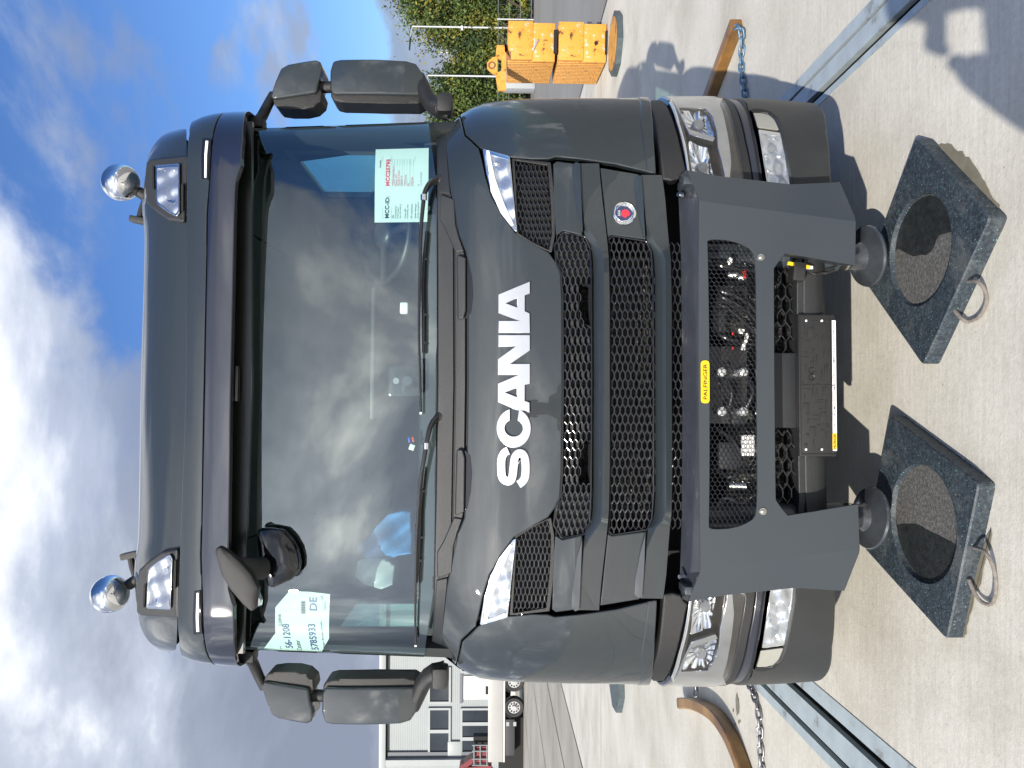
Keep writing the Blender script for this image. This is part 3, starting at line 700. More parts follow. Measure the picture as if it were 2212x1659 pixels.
for k in range(3): MB().box((scx+sw/2-.010-k*.0095, fy-.0012, scz), (.0062, .001, .0075)).build('strip_mark', inkgrey, strip)

# ---- bull bar: one folded steel plate
zr = lambda a, b: ((a, b))
pl = [(1509, 830), (1509, 600), (1508.5, 427), (1483, 367), (1560, 381), (1640, 390), (1708, 398), (1760, 396), (1814.5, 393.5), (1847.5, 469.6), (1848, 573), (1808, 566.5), (1750, 556), (1697, 547.5), (1686, 560), (1672, 580), (1672, 640), (1673, 830)]
win = Z('h', (1152, 280), (1152, -60)) ; win = [(1533, 830), (1532, 700), (1530.5, 600), (1528.5, 521), (1535, 517.5), (1548, 517), (1570, 518.5), (1591, 523), (1608, 530), (1622, 538.5), (1628, 548), (1631, 565), (1633, 600), (1634, 700), (1634.5, 830)]
poly = outline(pl, F_plate, True); wpoly = outline(win, F_plate, True)
bull = link('bull_bar', panel_mesh('bull_bar', poly, F_plate, .008, .0012, .4, [wpoly], extra=[((.60, 0, .30), (1, 0, -.12)), ((-.60, 0, .30), (-1, 0, -.12))], flat=True), satin, T)
# plain flat shading for folded plate
me = bull.data
# top plate running back to the grille
fr_ = [U(1509, 830, F_plate), U(1509, 700, F_plate), U(1508.8, 550, F_plate), U(1508.5, 427, F_plate)]; fr_[0].x = 0; tip = U(1483, 367, F_plate)
bkF = lambda x, z: .155
bk = [U(1474, 830, bkF), U(1473, 700, bkF), U(1471, 550, bkF), U(1466, 430, bkF)]; bk[0].x = 0; bk2 = U(1468, 380, lambda x, z: .19)
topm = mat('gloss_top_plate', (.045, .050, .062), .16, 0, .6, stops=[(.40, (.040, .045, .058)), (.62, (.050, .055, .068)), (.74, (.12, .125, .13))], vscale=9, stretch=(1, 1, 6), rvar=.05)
rows = [[p+Vector((0, .002, .0)) for p in fr_], bk]
ful = [[Vector((-p.x, p.y, p.z)) for p in r[:0:-1]]+r for r in rows]
mb = MB(); mb.grid(ful)
for s_ in (1, -1):
    q = [Vector((p.x*s_, p.y, p.z)) for p in (fr_[3], tip, bk2, bk[3])]
    mb.bm.faces.new([mb.bm.verts.new(p) for p in q])
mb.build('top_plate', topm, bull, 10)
# end brackets, bolts
for s_ in (1, -1):
    MB().box((s_*.76, .10, .86), (.03, .10, .10), None, .006).build('end_bracket', satin, bull)
    p_ = U(1474, 425, off(F_plate, .10)); MB().cyl((s_*p_.x, p_.y-.02, p_.z+.006), (s_*p_.x, p_.y-.03, p_.z+.024), .011, .008, 12).build('bolt', chrome, bull)
    p_ = U(1643, 556, F_plate); b_ = MB().cyl((s_*p_.x, -.006, p_.z), (s_*p_.x, .0, p_.z), .0125, n=20); b_.sph((s_*p_.x, -.006, p_.z), .009, 14, 8, (1, .5, 1)); b_.build('bolt', mat('bolt_zinc', (.55, .54, .50), .28, .95), bull)
    # leg returns and lower edges
    iy = [U(1697, 547.5, F_plate), U(1848, 573, F_plate), U(1847.5, 470, F_plate), U(1814.5, 393.5, F_plate), U(1708, 398, F_plate)]
    iy = [Vector((s_*p.x, p.y, p.z)) for p in iy]
    mb = MB()
    for a, b, dp in ((0, 1, .16), (1, 2, .10), (2, 3, .03)):
        mb.grid([[iy[a]+Vector((0, .007, 0)), iy[b]+Vector((0, .007, 0))], [iy[a]+Vector((s_*.03, dp, 0)), iy[b]+Vector((s_*.03, dp, 0))]])
    mb.build('plate_return', satin, bull)
# mesh in the window
def F_wm(x, z): return .012
grn = hexgrille('window_mesh', wpoly, F_wm, gloss, bull, wz=.0178, rx=.0152, flatx=.0082, bar=.0010, depth=.0035)
# badge over the window
bp = [U(a, b, F_plate) for a, b in ((1513.5, 779), (1532, 871))]; bcx = (bp[0].x+bp[1].x)/2; bcz = (bp[0].z+bp[1].z)/2; bw = bp[0].x-bp[1].x; bh = bp[0].z-bp[1].z
bd = MB().prism(rnd([(bcx-bw/2, bcz-bh/2), (bcx+bw/2, bcz-bh/2), (bcx+bw/2, bcz+bh/2), (bcx-bw/2, bcz+bh/2)], bh*.44, 6), -.004, .0).build('yellow_badge', yellow, bull)
text('badge_lettering', 'PALFINGER', (bcx+.001, -.0048, bcz), bh*.50, bw*.84, inkb, bd, .016)
# things seen through the mesh
bay = part_box('hydraulic_valve_block', mat('valve_black', (.02, .02, .021), .3, coat=.3, bump=.3, bscale=50), (.0, .20, .72), (.30, .10, .16), .01)
zinc = MATS['bolt_zinc']
rl = random.Random(5)
for a, b in ((1557, 804), (1604, 804), (1557, 889), (1604, 889)):
    p_ = U(a, b, lambda x, z: .10); c_ = MB().cyl((p_.x, .085, p_.z), (p_.x, .16, p_.z), .0165, n=18); c_.sph((p_.x, .085, p_.z), .0155, 16, 8, (1, .35, 1)); c_.build('round_cap', mat('bright_cap', (.75, .77, .78), .22, .6), bay)
for (a0, b0, a1, b1, r_) in ((1573, 594, 1590, 594, .014), (1595, 600, 1612, 598, .014), (1577, 1049, 1594, 1049, .014), (1594, 1049, 1612, 1050, .014), (1590, 590, 1607, 604, .008), (1573, 575, 1580, 560, .010)):
    p_ = U(a0, b0, lambda x, z: .11); q_ = U(a1, b1, lambda x, z: .10)
    MB().cyl(p_, q_, r_, n=14).build('hose_fitting', zinc, bay)
MB().box(U(1601, 594, lambda x, z: .09)+Vector((0, 0, -.012)), (.03, .02, .006)).build('red_ring', mat('red_plastic', (.6, .03, .02), .4), bay)
hose_m = mat('hose_rubber', (.013, .013, .014), .22, coat=.5)
def hose(pts, r=.012, o=.11):
    P = [U(a, b, lambda x, z, y=y: y) for a, b, y in pts]; c_ = catm([tuple(p) for p in P], 6)
    MB().tube(c_, r, 10).build('hydraulic_hose', hose_m, bay)
for pts in ([(1543, 615, .13), (1556, 628, .10), (1590, 640, .09), (1620, 660, .10), (1640, 690, .14)], [(1543, 628, .13), (1556, 640, .10), (1588, 655, .09), (1616, 675, .10), (1640, 710, .14)],
            [(1540, 650, .14), (1570, 665, .12), (1600, 690, .12), (1640, 730, .14)], [(1540, 560, .12), (1560, 575, .10), (1600, 580, .10), (1640, 590, .13)], [(1540, 1010, .14), (1575, 1030, .10), (1600, 1020, .1), (1640, 1000, .14)],
            [(1545, 925, .15), (1580, 950, .12), (1610, 990, .12), (1640, 1010, .15)], [(1550, 1090, .12), (1570, 1075, .10), (1600, 1085, .10), (1630, 1070, .12)], [(1560, 820, .12), (1580, 845, .10), (1575, 880, .12)], [(1610, 810, .12), (1625, 845, .10), (1610, 885, .12)],
            [(1545, 720, .12), (1580, 735, .10), (1625, 745, .12)]): hose(pts, .0085)
for a, b, wx, wz, m_ in ((1615, 962, .078, .048, white), (1601, 716, .018, .022, white), (1606, 748, .03, .014, white), (1612, 730, .035, .012, white), (1577, 563, .02, .018, white), (1583, 721, .010, .008, MATS['red_plastic']), (1583, 752, .010, .008, MATS['red_plastic']), (1558, 690, .12, .05, plastg), (1600, 900, .06, .05, plastg), (1580, 985, .10, .09, plastg), (1585, 645, .10, .12, MATS['valve_black'])):
    p_ = U(a, b, lambda x, z: .10)
    MB().box(p_+Vector((0, .03 if wx > .05 and m_ is not white else 0, 0)), (wx, .012, wz), Matrix.Rotation(rl.uniform(-.4, .4) if wx < .05 else 0, 3, 'Y'), .002).build('bay_label' if m_ is white else 'bay_component', m_, bay)
# jack legs with round feet
foot_m = mat('jack_foot_paint', (.035, .040, .047), .22, coat=.5, var=.25, vscale=14)
for s_ in (1, -1):
    cxx = .505*s_
    fy_ = .20
    leg = MB().cyl((cxx, fy_, .27), (cxx, fy_, .80), .055, n=28).build('jack_leg', satin, T)
    MB().cyl((cxx, fy_, .205), (cxx, fy_, .30), .034, n=24).build('jack_rod', chrome, leg)
    ft = MB()
    prof = [(.0, .225), (.046, .225), (.048, .19), (.056, .172), (.085, .158), (.118, .150), (.122, .142), (.120, .136), (.085, .128), (0, .126)]
    rot = Matrix.Rotation(R(-7*s_), 3, 'Y') @ Matrix.Rotation(R(6), 3, 'X')
    rows = [[Vector((cxx, fy_, .21))+rot @ Vector((r_*math.cos(2*math.pi*k/40), r_*math.sin(2*math.pi*k/40), z_-.21)) for k in range(41)] for r_, z_ in prof]
    ft.grid(rows); bmesh.ops.remove_doubles(ft.bm, verts=ft.bm.verts, dist=1e-5); ft.build('jack_foot', foot_m, leg, 40)
    c_ = MB().cyl((cxx, fy_, .228), (cxx, fy_, .238), .05, n=28).build('jack_collar', zinc, leg)
pbx = [U(a, b, lambda x, z: .10) for a, b in ((1700, 580), (1742, 598))]
MB().box((pbx[0]+pbx[1])/2, (.07, .06, .045), Matrix.Rotation(R(6), 3, 'Y'), .004).build('connector_box', MATS['valve_black'], T)
p_ = U(1725, 573, lambda x, z: .09); MB().box(p_, (.012, .012, .085), Matrix.Rotation(R(10), 3, 'Y'), .002).build('yellow_tab', yellow, T)
MB().box(U(1747, 578, lambda x, z: .10), (.012, .008, .03), None, .001).build('white_tag', white, T)
MB().tube([U(a, b, lambda x, z: .12) for a, b in ((1742, 590), (1760, 592), (1785, 590), (1803, 582))], .006, 8).build('corrugated_sleeve', rubber, T)

# ---- sun visor
vis_t = [(401, 830), (402, 700), (402, 500), (403, 400), (404, 330), (408, 290), (415, 262), (424, 250), ('L', 1.184, 2.862)]
seam = [(441, 830), (443, 700), (446, 548), (447, 463), (452, 390), (455.6, 331), (464, 274), (473, 252), ('L', 1.184, 2.755)]
panel('sun_visor', vis_t+[(p[0]-1.2, p[1]) if len(p) == 2 else ('L', p[1], p[2]+.002) for p in seam[::-1]], F_vis, paint, T, sym=True, thick=.05, bev=.005, step=.05)
vis_b = [(498, 830), (502, 650), (504, 548), (507, 420), (509, 392), (515, 372), (521, 355), (524, 300), (527, 262), ('L', 1.184, 2.665)]
vsc = panel('visor_shade', [(p[0]+1.2, p[1]) if len(p) == 2 else ('L', p[1], p[2]-.002) for p in seam]+vis_b[::-1], F_vis, navy, T, sym=True, o=-.003, thick=.03, bev=.004, step=.05)
for s_ in (1, -1): # visor side walls
    MB().box((s_*1.10, .76, 2.70), (.012, .30, .20), None, .004).build('visor_side', paint, T)
MB().box((0, 1.25, 2.80), (2.16, 1.5, .12), None, .02).build('roof_base', paint, T)
ml = Z('a', (828, 903), (886, 908), (862, 1178), (822, 1172)); ms = Z('a', (850, 922), (868, 924), (855, 1166), (842, 1164))
mo = rnd(outline(ml, F_vis), .004); mso = rnd(outline(ms, F_vis), .003)
for fl in (False, True):
    h_ = link('visor_marker_light', panel_mesh('visor_marker_light', mo, off(F_vis, -.006), .01, .002, .07, flip=fl), gloss, T)
    link('light_strip', panel_mesh('light_strip', mso, off(F_vis, -.009), .006, .0015, .07, flip=fl), led, h_)
# space under the visor and black band on the glass
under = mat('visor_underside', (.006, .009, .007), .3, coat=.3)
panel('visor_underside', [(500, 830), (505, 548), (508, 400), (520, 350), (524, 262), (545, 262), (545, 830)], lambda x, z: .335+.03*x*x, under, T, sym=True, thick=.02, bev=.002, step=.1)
panel('windscreen_band', [(530, 830), (530, 400), (527, 262), (550, 263), (556, 268), (558, 300), (558, 365), (552, 385), (546.5, 400), (545, 548), (541, 830)], F_glass, gloss, T, sym=True, o=-.004, thick=.003, bev=0, step=.08, rad=.01)
MB().box((0, .31, 2.642), (.145, .03, .036), None, .010).build('visor_camera', gloss, T)

# ---- roof
def rz_(py, crest, py2=None): return None
crest = [(830, 299), (700, 303), (600, 306), (496, 309), (476, 303), (440, 302), (413, 305), (347, 312), (324, 320), (298, 337), (285, 358), (278.5, 385)]
rows = []
prof = [(402, .34, None)]
sts = []
def rooft(k): # column of points at one station
    py, cv = crest[k]; F5 = lambda y: (lambda x, z: y)
    col = []
    x_edge = (829.5-py)/1661
    yy = .42 + .05*(k/11.)**2 + (.0 if k < 7 else .05*(k-7))
    ys = [yy, yy+.03, yy+.10, yy+.20, yy+.32]; vs = [403, 403-(403-cv)*.35, 403-(403-cv)*.72, 403-(403-cv)*.94, cv]
    for y, v in zip(ys, vs): col.append(U(v, py, F5(y)))
    return col
cols = [rooft(k) for k in range(len(crest))]
for q in cols[0]: q.x = 0
top = [c_[-1] for c_ in cols]
rows = [[cols[k][r_] for k in range(len(cols))] for r_ in range(5)]
rows.append([Vector((p.x*.99, p.y+.35, p.z+.03)) for p in top]); rows.append([Vector((p.x*.98, 2.05, p.z+.0)) for p in top]); rows.append([Vector((p.x*.98, 2.06, 2.3)) for p in top])
fullr = [[Vector((-p.x, p.y, p.z)) for p in r[:0:-1]]+r for r in rows]
mbr = MB(); mbr.grid(fullr); roof = mbr.build('roof', paint, T, 60); 
m_ = roof.modifiers.new('s', 'SUBSURF'); m_.levels = 2; m_.render_levels = 2
# lamp pods in the roof front
yr = .355
F_roof = lambda x, z: yr+.02+(z-2.84)*.42+.06*x*x
pod = Z('a', (452, 1055), (480, 1035), (725, 1015), (722, 1200), (700, 1450), (600, 1435), (520, 1380), (455, 1320), (440, 1200))
panel('roof_lamp_pod', pod, F_roof, plastg, T, pair=True, o=-.03, thick=.12, bev=.012, rad=.012, step=.05)
rl_pts = Z('a', (520, 1080), (672, 1068), (673, 1385), (655, 1415), (600, 1385), (540, 1342), (524, 1320))
lamp('roof_lamp', rl_pts, F_roof, T, o=-.045, refl=mat('lamp_inner_white', (.62, .64, .67), .22, .85, bump=.25, bscale=30), bowls=[Z('a', (575, 1110), (645, 1105), (648, 1340), (590, 1310))])
for pz_ in (Z('a', (495, 1085), (505, 1085), (508, 1235), (496, 1230)), Z('a', (684, 1200), (700, 1200), (698, 1375), (684, 1378))):
    panel('pod_slot', pz_, F_roof, dark, T, pair=True, o=-.0445, thick=.012, bev=.001)

# ---- ball lamps on the roof
for (cc, rad_) in ((Z('a', (293, 1192))[0], .086), (Z('c', (222, 728))[0], .086)):
    p_ = U(cc[0], cc[1], lambda x, z: .86); s_ = 1 if p_.x > 0 else -1
    ball = MB().sph(p_, rad_, 48, 32, (1, .95, 1)); bo = ball.build('ball_lamp', mat('mirror_ball', (.80, .80, .80), .015, 1.0), T)
    MB().tube([p_+Vector((-s_*.035, .03, -.07)), p_+Vector((-s_*.055, .03, -.10)), p_+Vector((-s_*.07, .03, -.12))], .026, 14).build('lamp_socket', rubber, bo)
    MB().tube([p_+Vector((-s_*.062, .03, -.105)), p_+Vector((-s_*.12, .03, -.085)), p_+Vector((-s_*.165, .03, -.075))], .015, 10).build('lamp_arm', rubber, bo)
    MB().box(p_+Vector((-s_*.175, .03, -.085)), (.03, .05, .10), Matrix.Rotation(R(12*s_), 3, 'Y'), .006).build('lamp_clamp', plast, bo)
    MB().box(p_+Vector((-s_*.12, .03, -.125)), (.14, .06, .025), None, .005).build('lamp_foot', plast, bo)

# ---- windscreen and cab
gl = [(530, 830), (530, 500), (530, 262), (560, 261), (700, 255), (850, 250), (935, 247), (943, 252), (944, 400), (944, 830)]
panel('windscreen', gl, F_glass, screen, T, sym=True, thick=.004, bev=0, step=.05)
seal = outline(gl, F_glass, True)
MB().tube([Vector((x, F_glass(x, z)-.001, z)) for x, z in rnd(seal, .02)], .0055, 6, closed=True).build('windscreen_seal', gloss, T)
for s_ in (1, -1):
    pm_ = mat('pillar_lining', (.016, .019, .02), .8); pq = MB()
    pq.grid([[Vector((s_*x, F_glass(x, z)+d_, z)) for x, d_ in ((1.132, .004), (1.115, .015), (1.085, .03), (1.06, .10))]+[Vector((s_*1.10, .78, z))] for z in (1.70, 1.9, 2.1, 2.3, 2.5, 2.68)]); pq.build('pillar', pm_, T, 50)
lining = mat('cab_lining', (.075, .085, .09), .8, var=.15, vscale=4)
liningd = mat('cab_lining_dark', (.028, .03, .034), .75, var=.15, vscale=4)
# cab sides with window openings (outside painted, inside lined)
for s_ in (1, -1):
    w_ = MB(); X = 1.135*s_
    wy0, wy1 = .86, 1.62; z0_, z1_ = 1.62, 2.58
    def bx(y0, y1, za, zb, m=0, t=.03, xx=X): w_.box((xx, (y0+y1)/2, (za+zb)/2), (t, y1-y0, zb-za), mi=m)
    bx(.76, wy0, .9, 2.72); bx(wy1, 2.05, .9, 2.72); bx(wy0, wy1, .9, z0_); bx(wy0, wy1, z1_, 2.72)
    w_.build('cab_side', paint, T)
    v_ = MB(); v_.box((X-.024*s_, .70, 2.2), (.012, .30, 1.1)); v_.box((X-.024*s_, 1.86, 2.0), (.012, .42, 1.5)); v_.box((X-.024*s_, 1.25, 2.64), (.012, .80, .14)); v_.box((X-.024*s_, 1.25, 1.45), (.012, .80, .36))
    dr = v_.build('door_lining', lining, T)
    g_ = MB(); g_.grid([[Vector((X, wy0, z0_)), Vector((X, wy1, z0_))], [Vector((X, wy0, z1_)), Vector((X, wy1, z1_))]]); g_.build('side_window', sideglass, T)
    # diagonal front edge of the door window
    d_ = MB(); P_ = [(.86, 2.58), (.86, 2.2), (1.02, 2.58)]; a = [d_.bm.verts.new((X-.01*s_, y, z)) for y, z in P_]; d_.bm.faces.new(a); d_.build('window_corner', plast, T)
MB().box((-1.10, 1.48, 2.15), (.03, .36, 1.0), None, .01).build('curtain', MATS['cab_lining_dark'], T)
MB().box((0, 2.04, 1.8), (2.3, .03, 1.9)).build('rear_wall', lining, T)
MB().box((0, 1.3, 2.74), (2.3, 1.5, .04)).build('headliner', lining, T)
MB().box((0, 1.3, .95), (2.3, 1.5, .06)).build('cab_floor', liningd, T)
dash = MB().box((0, .66, 1.78), (2.10, .40, .30), None, .05); dash.box((.25, .80, 1.66), (1.1, .30, .28), None, .05); dash.box((.62, .78, 1.78), (.5, .2, .10), None, .04)
ds = dash.build('dashboard', liningd, T)
for py_, px_ in ((868, 878), (800, 875)): pass
p_ = U(873, 666, lambda x, z: .55); MB().box(p_, (.05, .03, .035), None, .008).build('dash_clip', white, ds)
p_ = U(872, 823, lambda x, z: .40); sc_ = MB().box(p_+Vector((0, .02, 0)), (.13, .05, .13), None, .015).build('camera_module', gloss, T)
MB().cyl(p_+Vector((.0, -.012, .03)), p_+Vector((.0, 0, .03)), .013, n=16).build('camera_eye', mat('camera_grey', (.25, .25, .26), .3), sc_)
MB().cyl(p_+Vector((.0, -.012, -.015)), p_+Vector((.0, 0, -.015)), .020, n=20).build('camera_eye', navy, sc_)
pa = U(806, 621, lambda x, z: .75); pb = U(806, 905, lambda x, z: .75)
MB().box(((pa.x+pb.x)/2, .76, pa.z), (abs(pa.x-pb.x), .02, .018), None, .004).build('dashboard_rail', mat('rail_grey', (.035, .037, .037), .5), ds)
sw = U(830, 505, lambda x, z: .95)
mbw = MB(); rotw = Matrix.Rotation(R(38), 3, 'X')
mbw.tube([sw+rotw @ Vector((.235*math.cos(R(a)), .235*math.sin(R(a)), 0)) for a in range(0, 360, 12)], .015, 10, closed=True)
for a in (0, 180, 270): mbw.tube([sw, sw+rotw @ Vector((.23*math.cos(R(a)), .23*math.sin(R(a)), 0))], .017, 8)
mbw.sph(sw, .075, 16, 10, (1, 1, .5), rotw); mbw.build('steering_wheel', mat('wheel_black', (.03, .03, .032), .4), T)
for s_ in (1, -1):
    xs_ = .58*s_
    st_ = MB().box((xs_, 1.52, 1.52), (.50, .50, .16), None, .05).build('seat', mat('seat_fabric', (.05, .052, .058), .9, var=.2, vscale=30), T)
    MB().box((xs_, 1.80, 1.88), (.48, .14, .66), Matrix.Rotation(R(-12), 3, 'X'), .05).build('backrest', MATS['seat_fabric'], st_)
    MB().box((xs_, 1.86, 2.30), (.28, .11, .18), Matrix.Rotation(R(-8), 3, 'X'), .04).build('headrest', MATS['seat_fabric'], st_)
p_ = U(907+0, 0, lambda x, z: .5) if False else None
# wipers
wm = mat('wiper_black', (.018, .018, .02), .32, coat=.4)
def wiper(arm, blade, o=.05):
    P = [U(a, b, off(F_glass, -q)) for a, b, q in arm]; c_ = catm([tuple(p) for p in P], 5)
    n_ = len(c_); rad_ = [.017-.010*min(1, i/(n_*.75)) for i in range(n_)]
    W_ = MB().tube(c_, rad_, 10, flat=.7).build('wiper', wm, T)
    Q = [U(a, b, off(F_glass, -.012)) for a, b in blade]
    MB().tube([q+Vector((0, 0, 0)) for q in Q], .006, 6).build('wiper_blade', rubber, W_)
    Q2 = [U(a-6, b, off(F_glass, -.026)) for a, b in blade]; k = len(Q2)
    MB().tube(Q2[0:k], [.003+.0035*math.sin(math.pi*i/(k-1)) for i in range(k)], 6).build('blade_frame', wm, W_)
    for i in (1, k//2, k-2): MB().box((Q[i]+Q2[i])/2, (.012, .016, .018), None, .002).build('blade_clip', gloss, W_)
    MB().sph(P[0], .022, 14, 8, (1, .8, 1)).build('wiper_pivot', wm, W_)
    e_ = c_[-1]; MB().box(Vector(e_), (.018, .008, .008), None, .001).build('wiper_tip', white, W_)
    i_ = int(n_*.3); MB().cyl(Vector(c_[i_])-Vector((.012, 0, 0)), Vector(c_[i_])+Vector((.012, 0, 0)), .014, n=12).build('wiper_hinge', chrome, W_)
wiper([(950, 388, .01), (930, 396, .04), (918, 415, .06), (914, 440, .065), (909, 500, .06), (908, 560, .055), (906, 640, .05), (905, 720, .045), (907, 800, .04), (909, 890, .03)],
      [(926, 500), (921, 560), (919, 620), (920, 680), (920, 740), (919, 762)])
wiper([(950, 900, .01), (935, 912, .04), (926, 935, .06), (917, 985, .065), (908, 1040, .06), (904, 1095, .055), (900, 1160, .05), (898, 1240, .04), (897, 1320, .035), (898, 1392, .03)],
      [(921, 1010), (916, 1060), (913, 1110), (912, 1160), (910, 1210), (908, 1258)])

# ---- outside mirrors
def pillow(name, poly, y0, depth, mt, parent, dome=.02, flip=False, rim=.03):
    """closed housing: domed front facing the camera, straight sides, open back closed by a face"""
    if flip: poly = [(-x, z) for x, z in poly]
    mb = MB(); P = poly; rings = []
    cx_ = sum(x for x, _ in P)/len(P); cz_ = sum(z for _, z in P)/len(P)
    for k, y in ((.93, y0+depth), (1.0, y0+depth*.8), (1.0, y0+dome*1.1), (.992, y0+dome*.75), (.968, y0+dome*.5), (.93, y0+dome*.38), (.75, y0+dome*.16), (.45, y0+.001), (.0, y0)):
        rings.append([mb.bm.verts.new((cx_+(x-cx_)*k, y, cz_+(z-cz_)*k)) for x, z in P])
    n_ = len(P)
    for a, b in zip(rings[:-1], rings[1:]):
        for i in range(n_): mb.bm.faces.new((a[i], a[(i+1) % n_], b[(i+1) % n_], b[i]))
    mb.bm.faces.new(rings[0]); bmesh.ops.remove_doubles(mb.bm, verts=mb.bm.verts, dist=1e-5)
    return mb.build(name, mt, parent, 22)
mglass = mat('mirror_glass', (.75, .78, .8), .02, 1.0)
YM = .62
FY = lambda y: (lambda x, z: y)
big_m = rnd(outline(Z('d', (160, 570), (162, 450), (180, 385), (230, 376), (450, 378), (660, 386), (725, 405), (765, 465), (782, 560), (775, 612), (560, 612), (180, 605)), FY(YM)), .018)
sml_m = rnd(outline(Z('a', (1262, 620), (1300, 520), (1335, 440), (1380, 414), (1480, 395), (1560, 382), (1592, 395), (1603, 430), (1590, 480), (1565, 600), (1500, 610), (1290, 640)), FY(YM)), .018)
big_u = outline(Z('d', (160, 560), (775, 560), (778, 640), (740, 665), (500, 668), (230, 658), (185, 645), (165, 620)), FY(YM+.02))
sml_u = outline(Z('a', (1272, 600), (1590, 560), (1605, 600), (1595, 650), (1550, 690), (1480, 706), (1380, 706), (1310, 695), (1285, 670)), FY(YM+.02))
for fl in (False, True):
    s_ = -1 if fl else 1
    def boxy(name, poly, y0, dp, mt, parent, bev=.010, crv=.9):
        xc = sum(x for x, _ in poly)/len(poly)*(-1 if fl else 1); zc = sum(z for _, z in poly)/len(poly)
        Fm = lambda x, z: y0+crv*(x-xc)**2+.25*(z-zc)**2
        o_ = link(name, panel_mesh(name, poly, Fm, dp, bev, .04, flip=fl), mt, parent); pb_ = [(-x, z) for x, z in poly] if fl else poly
        MB().prism(pb_, y0+dp-.004, y0+dp+.006).build('mirror_back', plast, o_, 20); return o_
    A = boxy('mirror_housing', big_m, YM, .15, paint, T); boxy('mirror_shell', rnd(big_u, .015), YM+.025, .12, plast, A)
    B = boxy('mirror_housing', sml_m, YM, .14, paint, T); boxy('mirror_shell', rnd(sml_u, .015), YM+.025, .11, plast, B)
    for hp_, par in ((big_m, A), (sml_m, B)):
        gp = scale_poly(hp_, .86); gp = [(-x, z) for x, z in gp] if fl else gp
        yb_ = YM+.157 if par is A else YM+.147
        mg = MB(); mg.prism(gp, yb_, yb_+.004); mg.build('mirror_glass', mglass, par)
    F7 = FY(YM+.07)
    pth = [U(a, b, F7) for a, b in Z('a', (1560, 572), (1600, 572), (1640, 570), (1700, 568))]
    MB().cyl(Vector((pth[0].x*s_, pth[0].y, pth[0].z)), Vector((pth[-1].x*s_, pth[-1].y, pth[-1].z)), .026, n=20).build('mirror_shaft', plast, A)
    pth = [U(a, b, FY(y)) for (a, b), y in zip(Z('d', (745, 500), (765, 560), (800, 640), (838, 690), (880, 712), (940, 720)), (.68, .66, .64, .62, .60, .60))]
    MB().tube([Vector((p.x*s_, p.y, p.z)) for p in pth], [.028, .034, .036, .038, .042, .046], 14).build('mirror_arm', plast, A)
    pth = [U(a, b, FY(y)) for (a, b), y in zip(Z('a', (1290, 620), (1255, 680), (1215, 760), (1190, 792)), (.70, .68, .65, .62))]
    MB().tube([Vector((p.x*s_, p.y, p.z)) for p in pth], [.022, .022, .024, .026], 12).build('mirror_arm', plast, B)
    a_, b_ = [U(a, b, FY(.60)) for a, b in Z('a', (1115, 790), (1200, 800))]
    MB().box(Vector(((a_.x+b_.x)/2*s_-.01*s_, .60, (a_.z+b_.z)/2)), (.05, .08, .10), None, .012).build('mirror_mount', plast, B)
    c_ = U(*Z('d', (915, 690))[0], FY(.58)); MB().box(Vector((c_.x*s_, .58, c_.z)), (.09, .10, .07), None, .02).build('mirror_mount', plast, A)

# ---- front mirror at the windscreen's upper corner, and a black body for its reflection
fm1 = rnd(outline(Z('c', (905, 440), (935, 412), (1000, 450), (1080, 520), (1150, 600), (1195, 690), (1180, 815), (1150, 847), (1095, 800), (1010, 700), (950, 600)), FY(.18)), .02)
A = pillow('front_mirror_and_image', fm1, .165, .045, plast, T, .02)
fm1g = outline(Z('c', (985, 480), (1060, 510), (1150, 610), (1212, 770), (1208, 808), (1180, 812), (1140, 700), (1060, 580)), FY(.20))
pillow('mirror_rim', rnd(fm1g, .01), .185, .035, mglass, A, .02)
fm_image = rnd(outline(Z('c', (1168, 330), (1190, 305), (1250, 301), (1345, 315), (1400, 370), (1440, 440), (1457, 520), (1450, 590), (1400, 640), (1330, 672), (1270, 698), (1240, 680), (1205, 590), (1180, 480)), FY(.33)), .025)
B = pillow('front_mirror_and_image', fm_image, .325, .04, mat('reflection_black', (.004, .004, .005), .12, coat=.5), T, .04)  # black body stands in for the mirror's dark reflection in the glass
pa = [U(a, b, FY(y)) for (a, b), y in zip(Z('c', (1215, 560), (1170, 560), (1120, 545), (1050, 520), (1000, 520)), (.30, .27, .24, .22, .22))]
MB().tube(pa, [.045, .04, .035, .02, .02], 12).build('mirror_stalk', rubber, B)
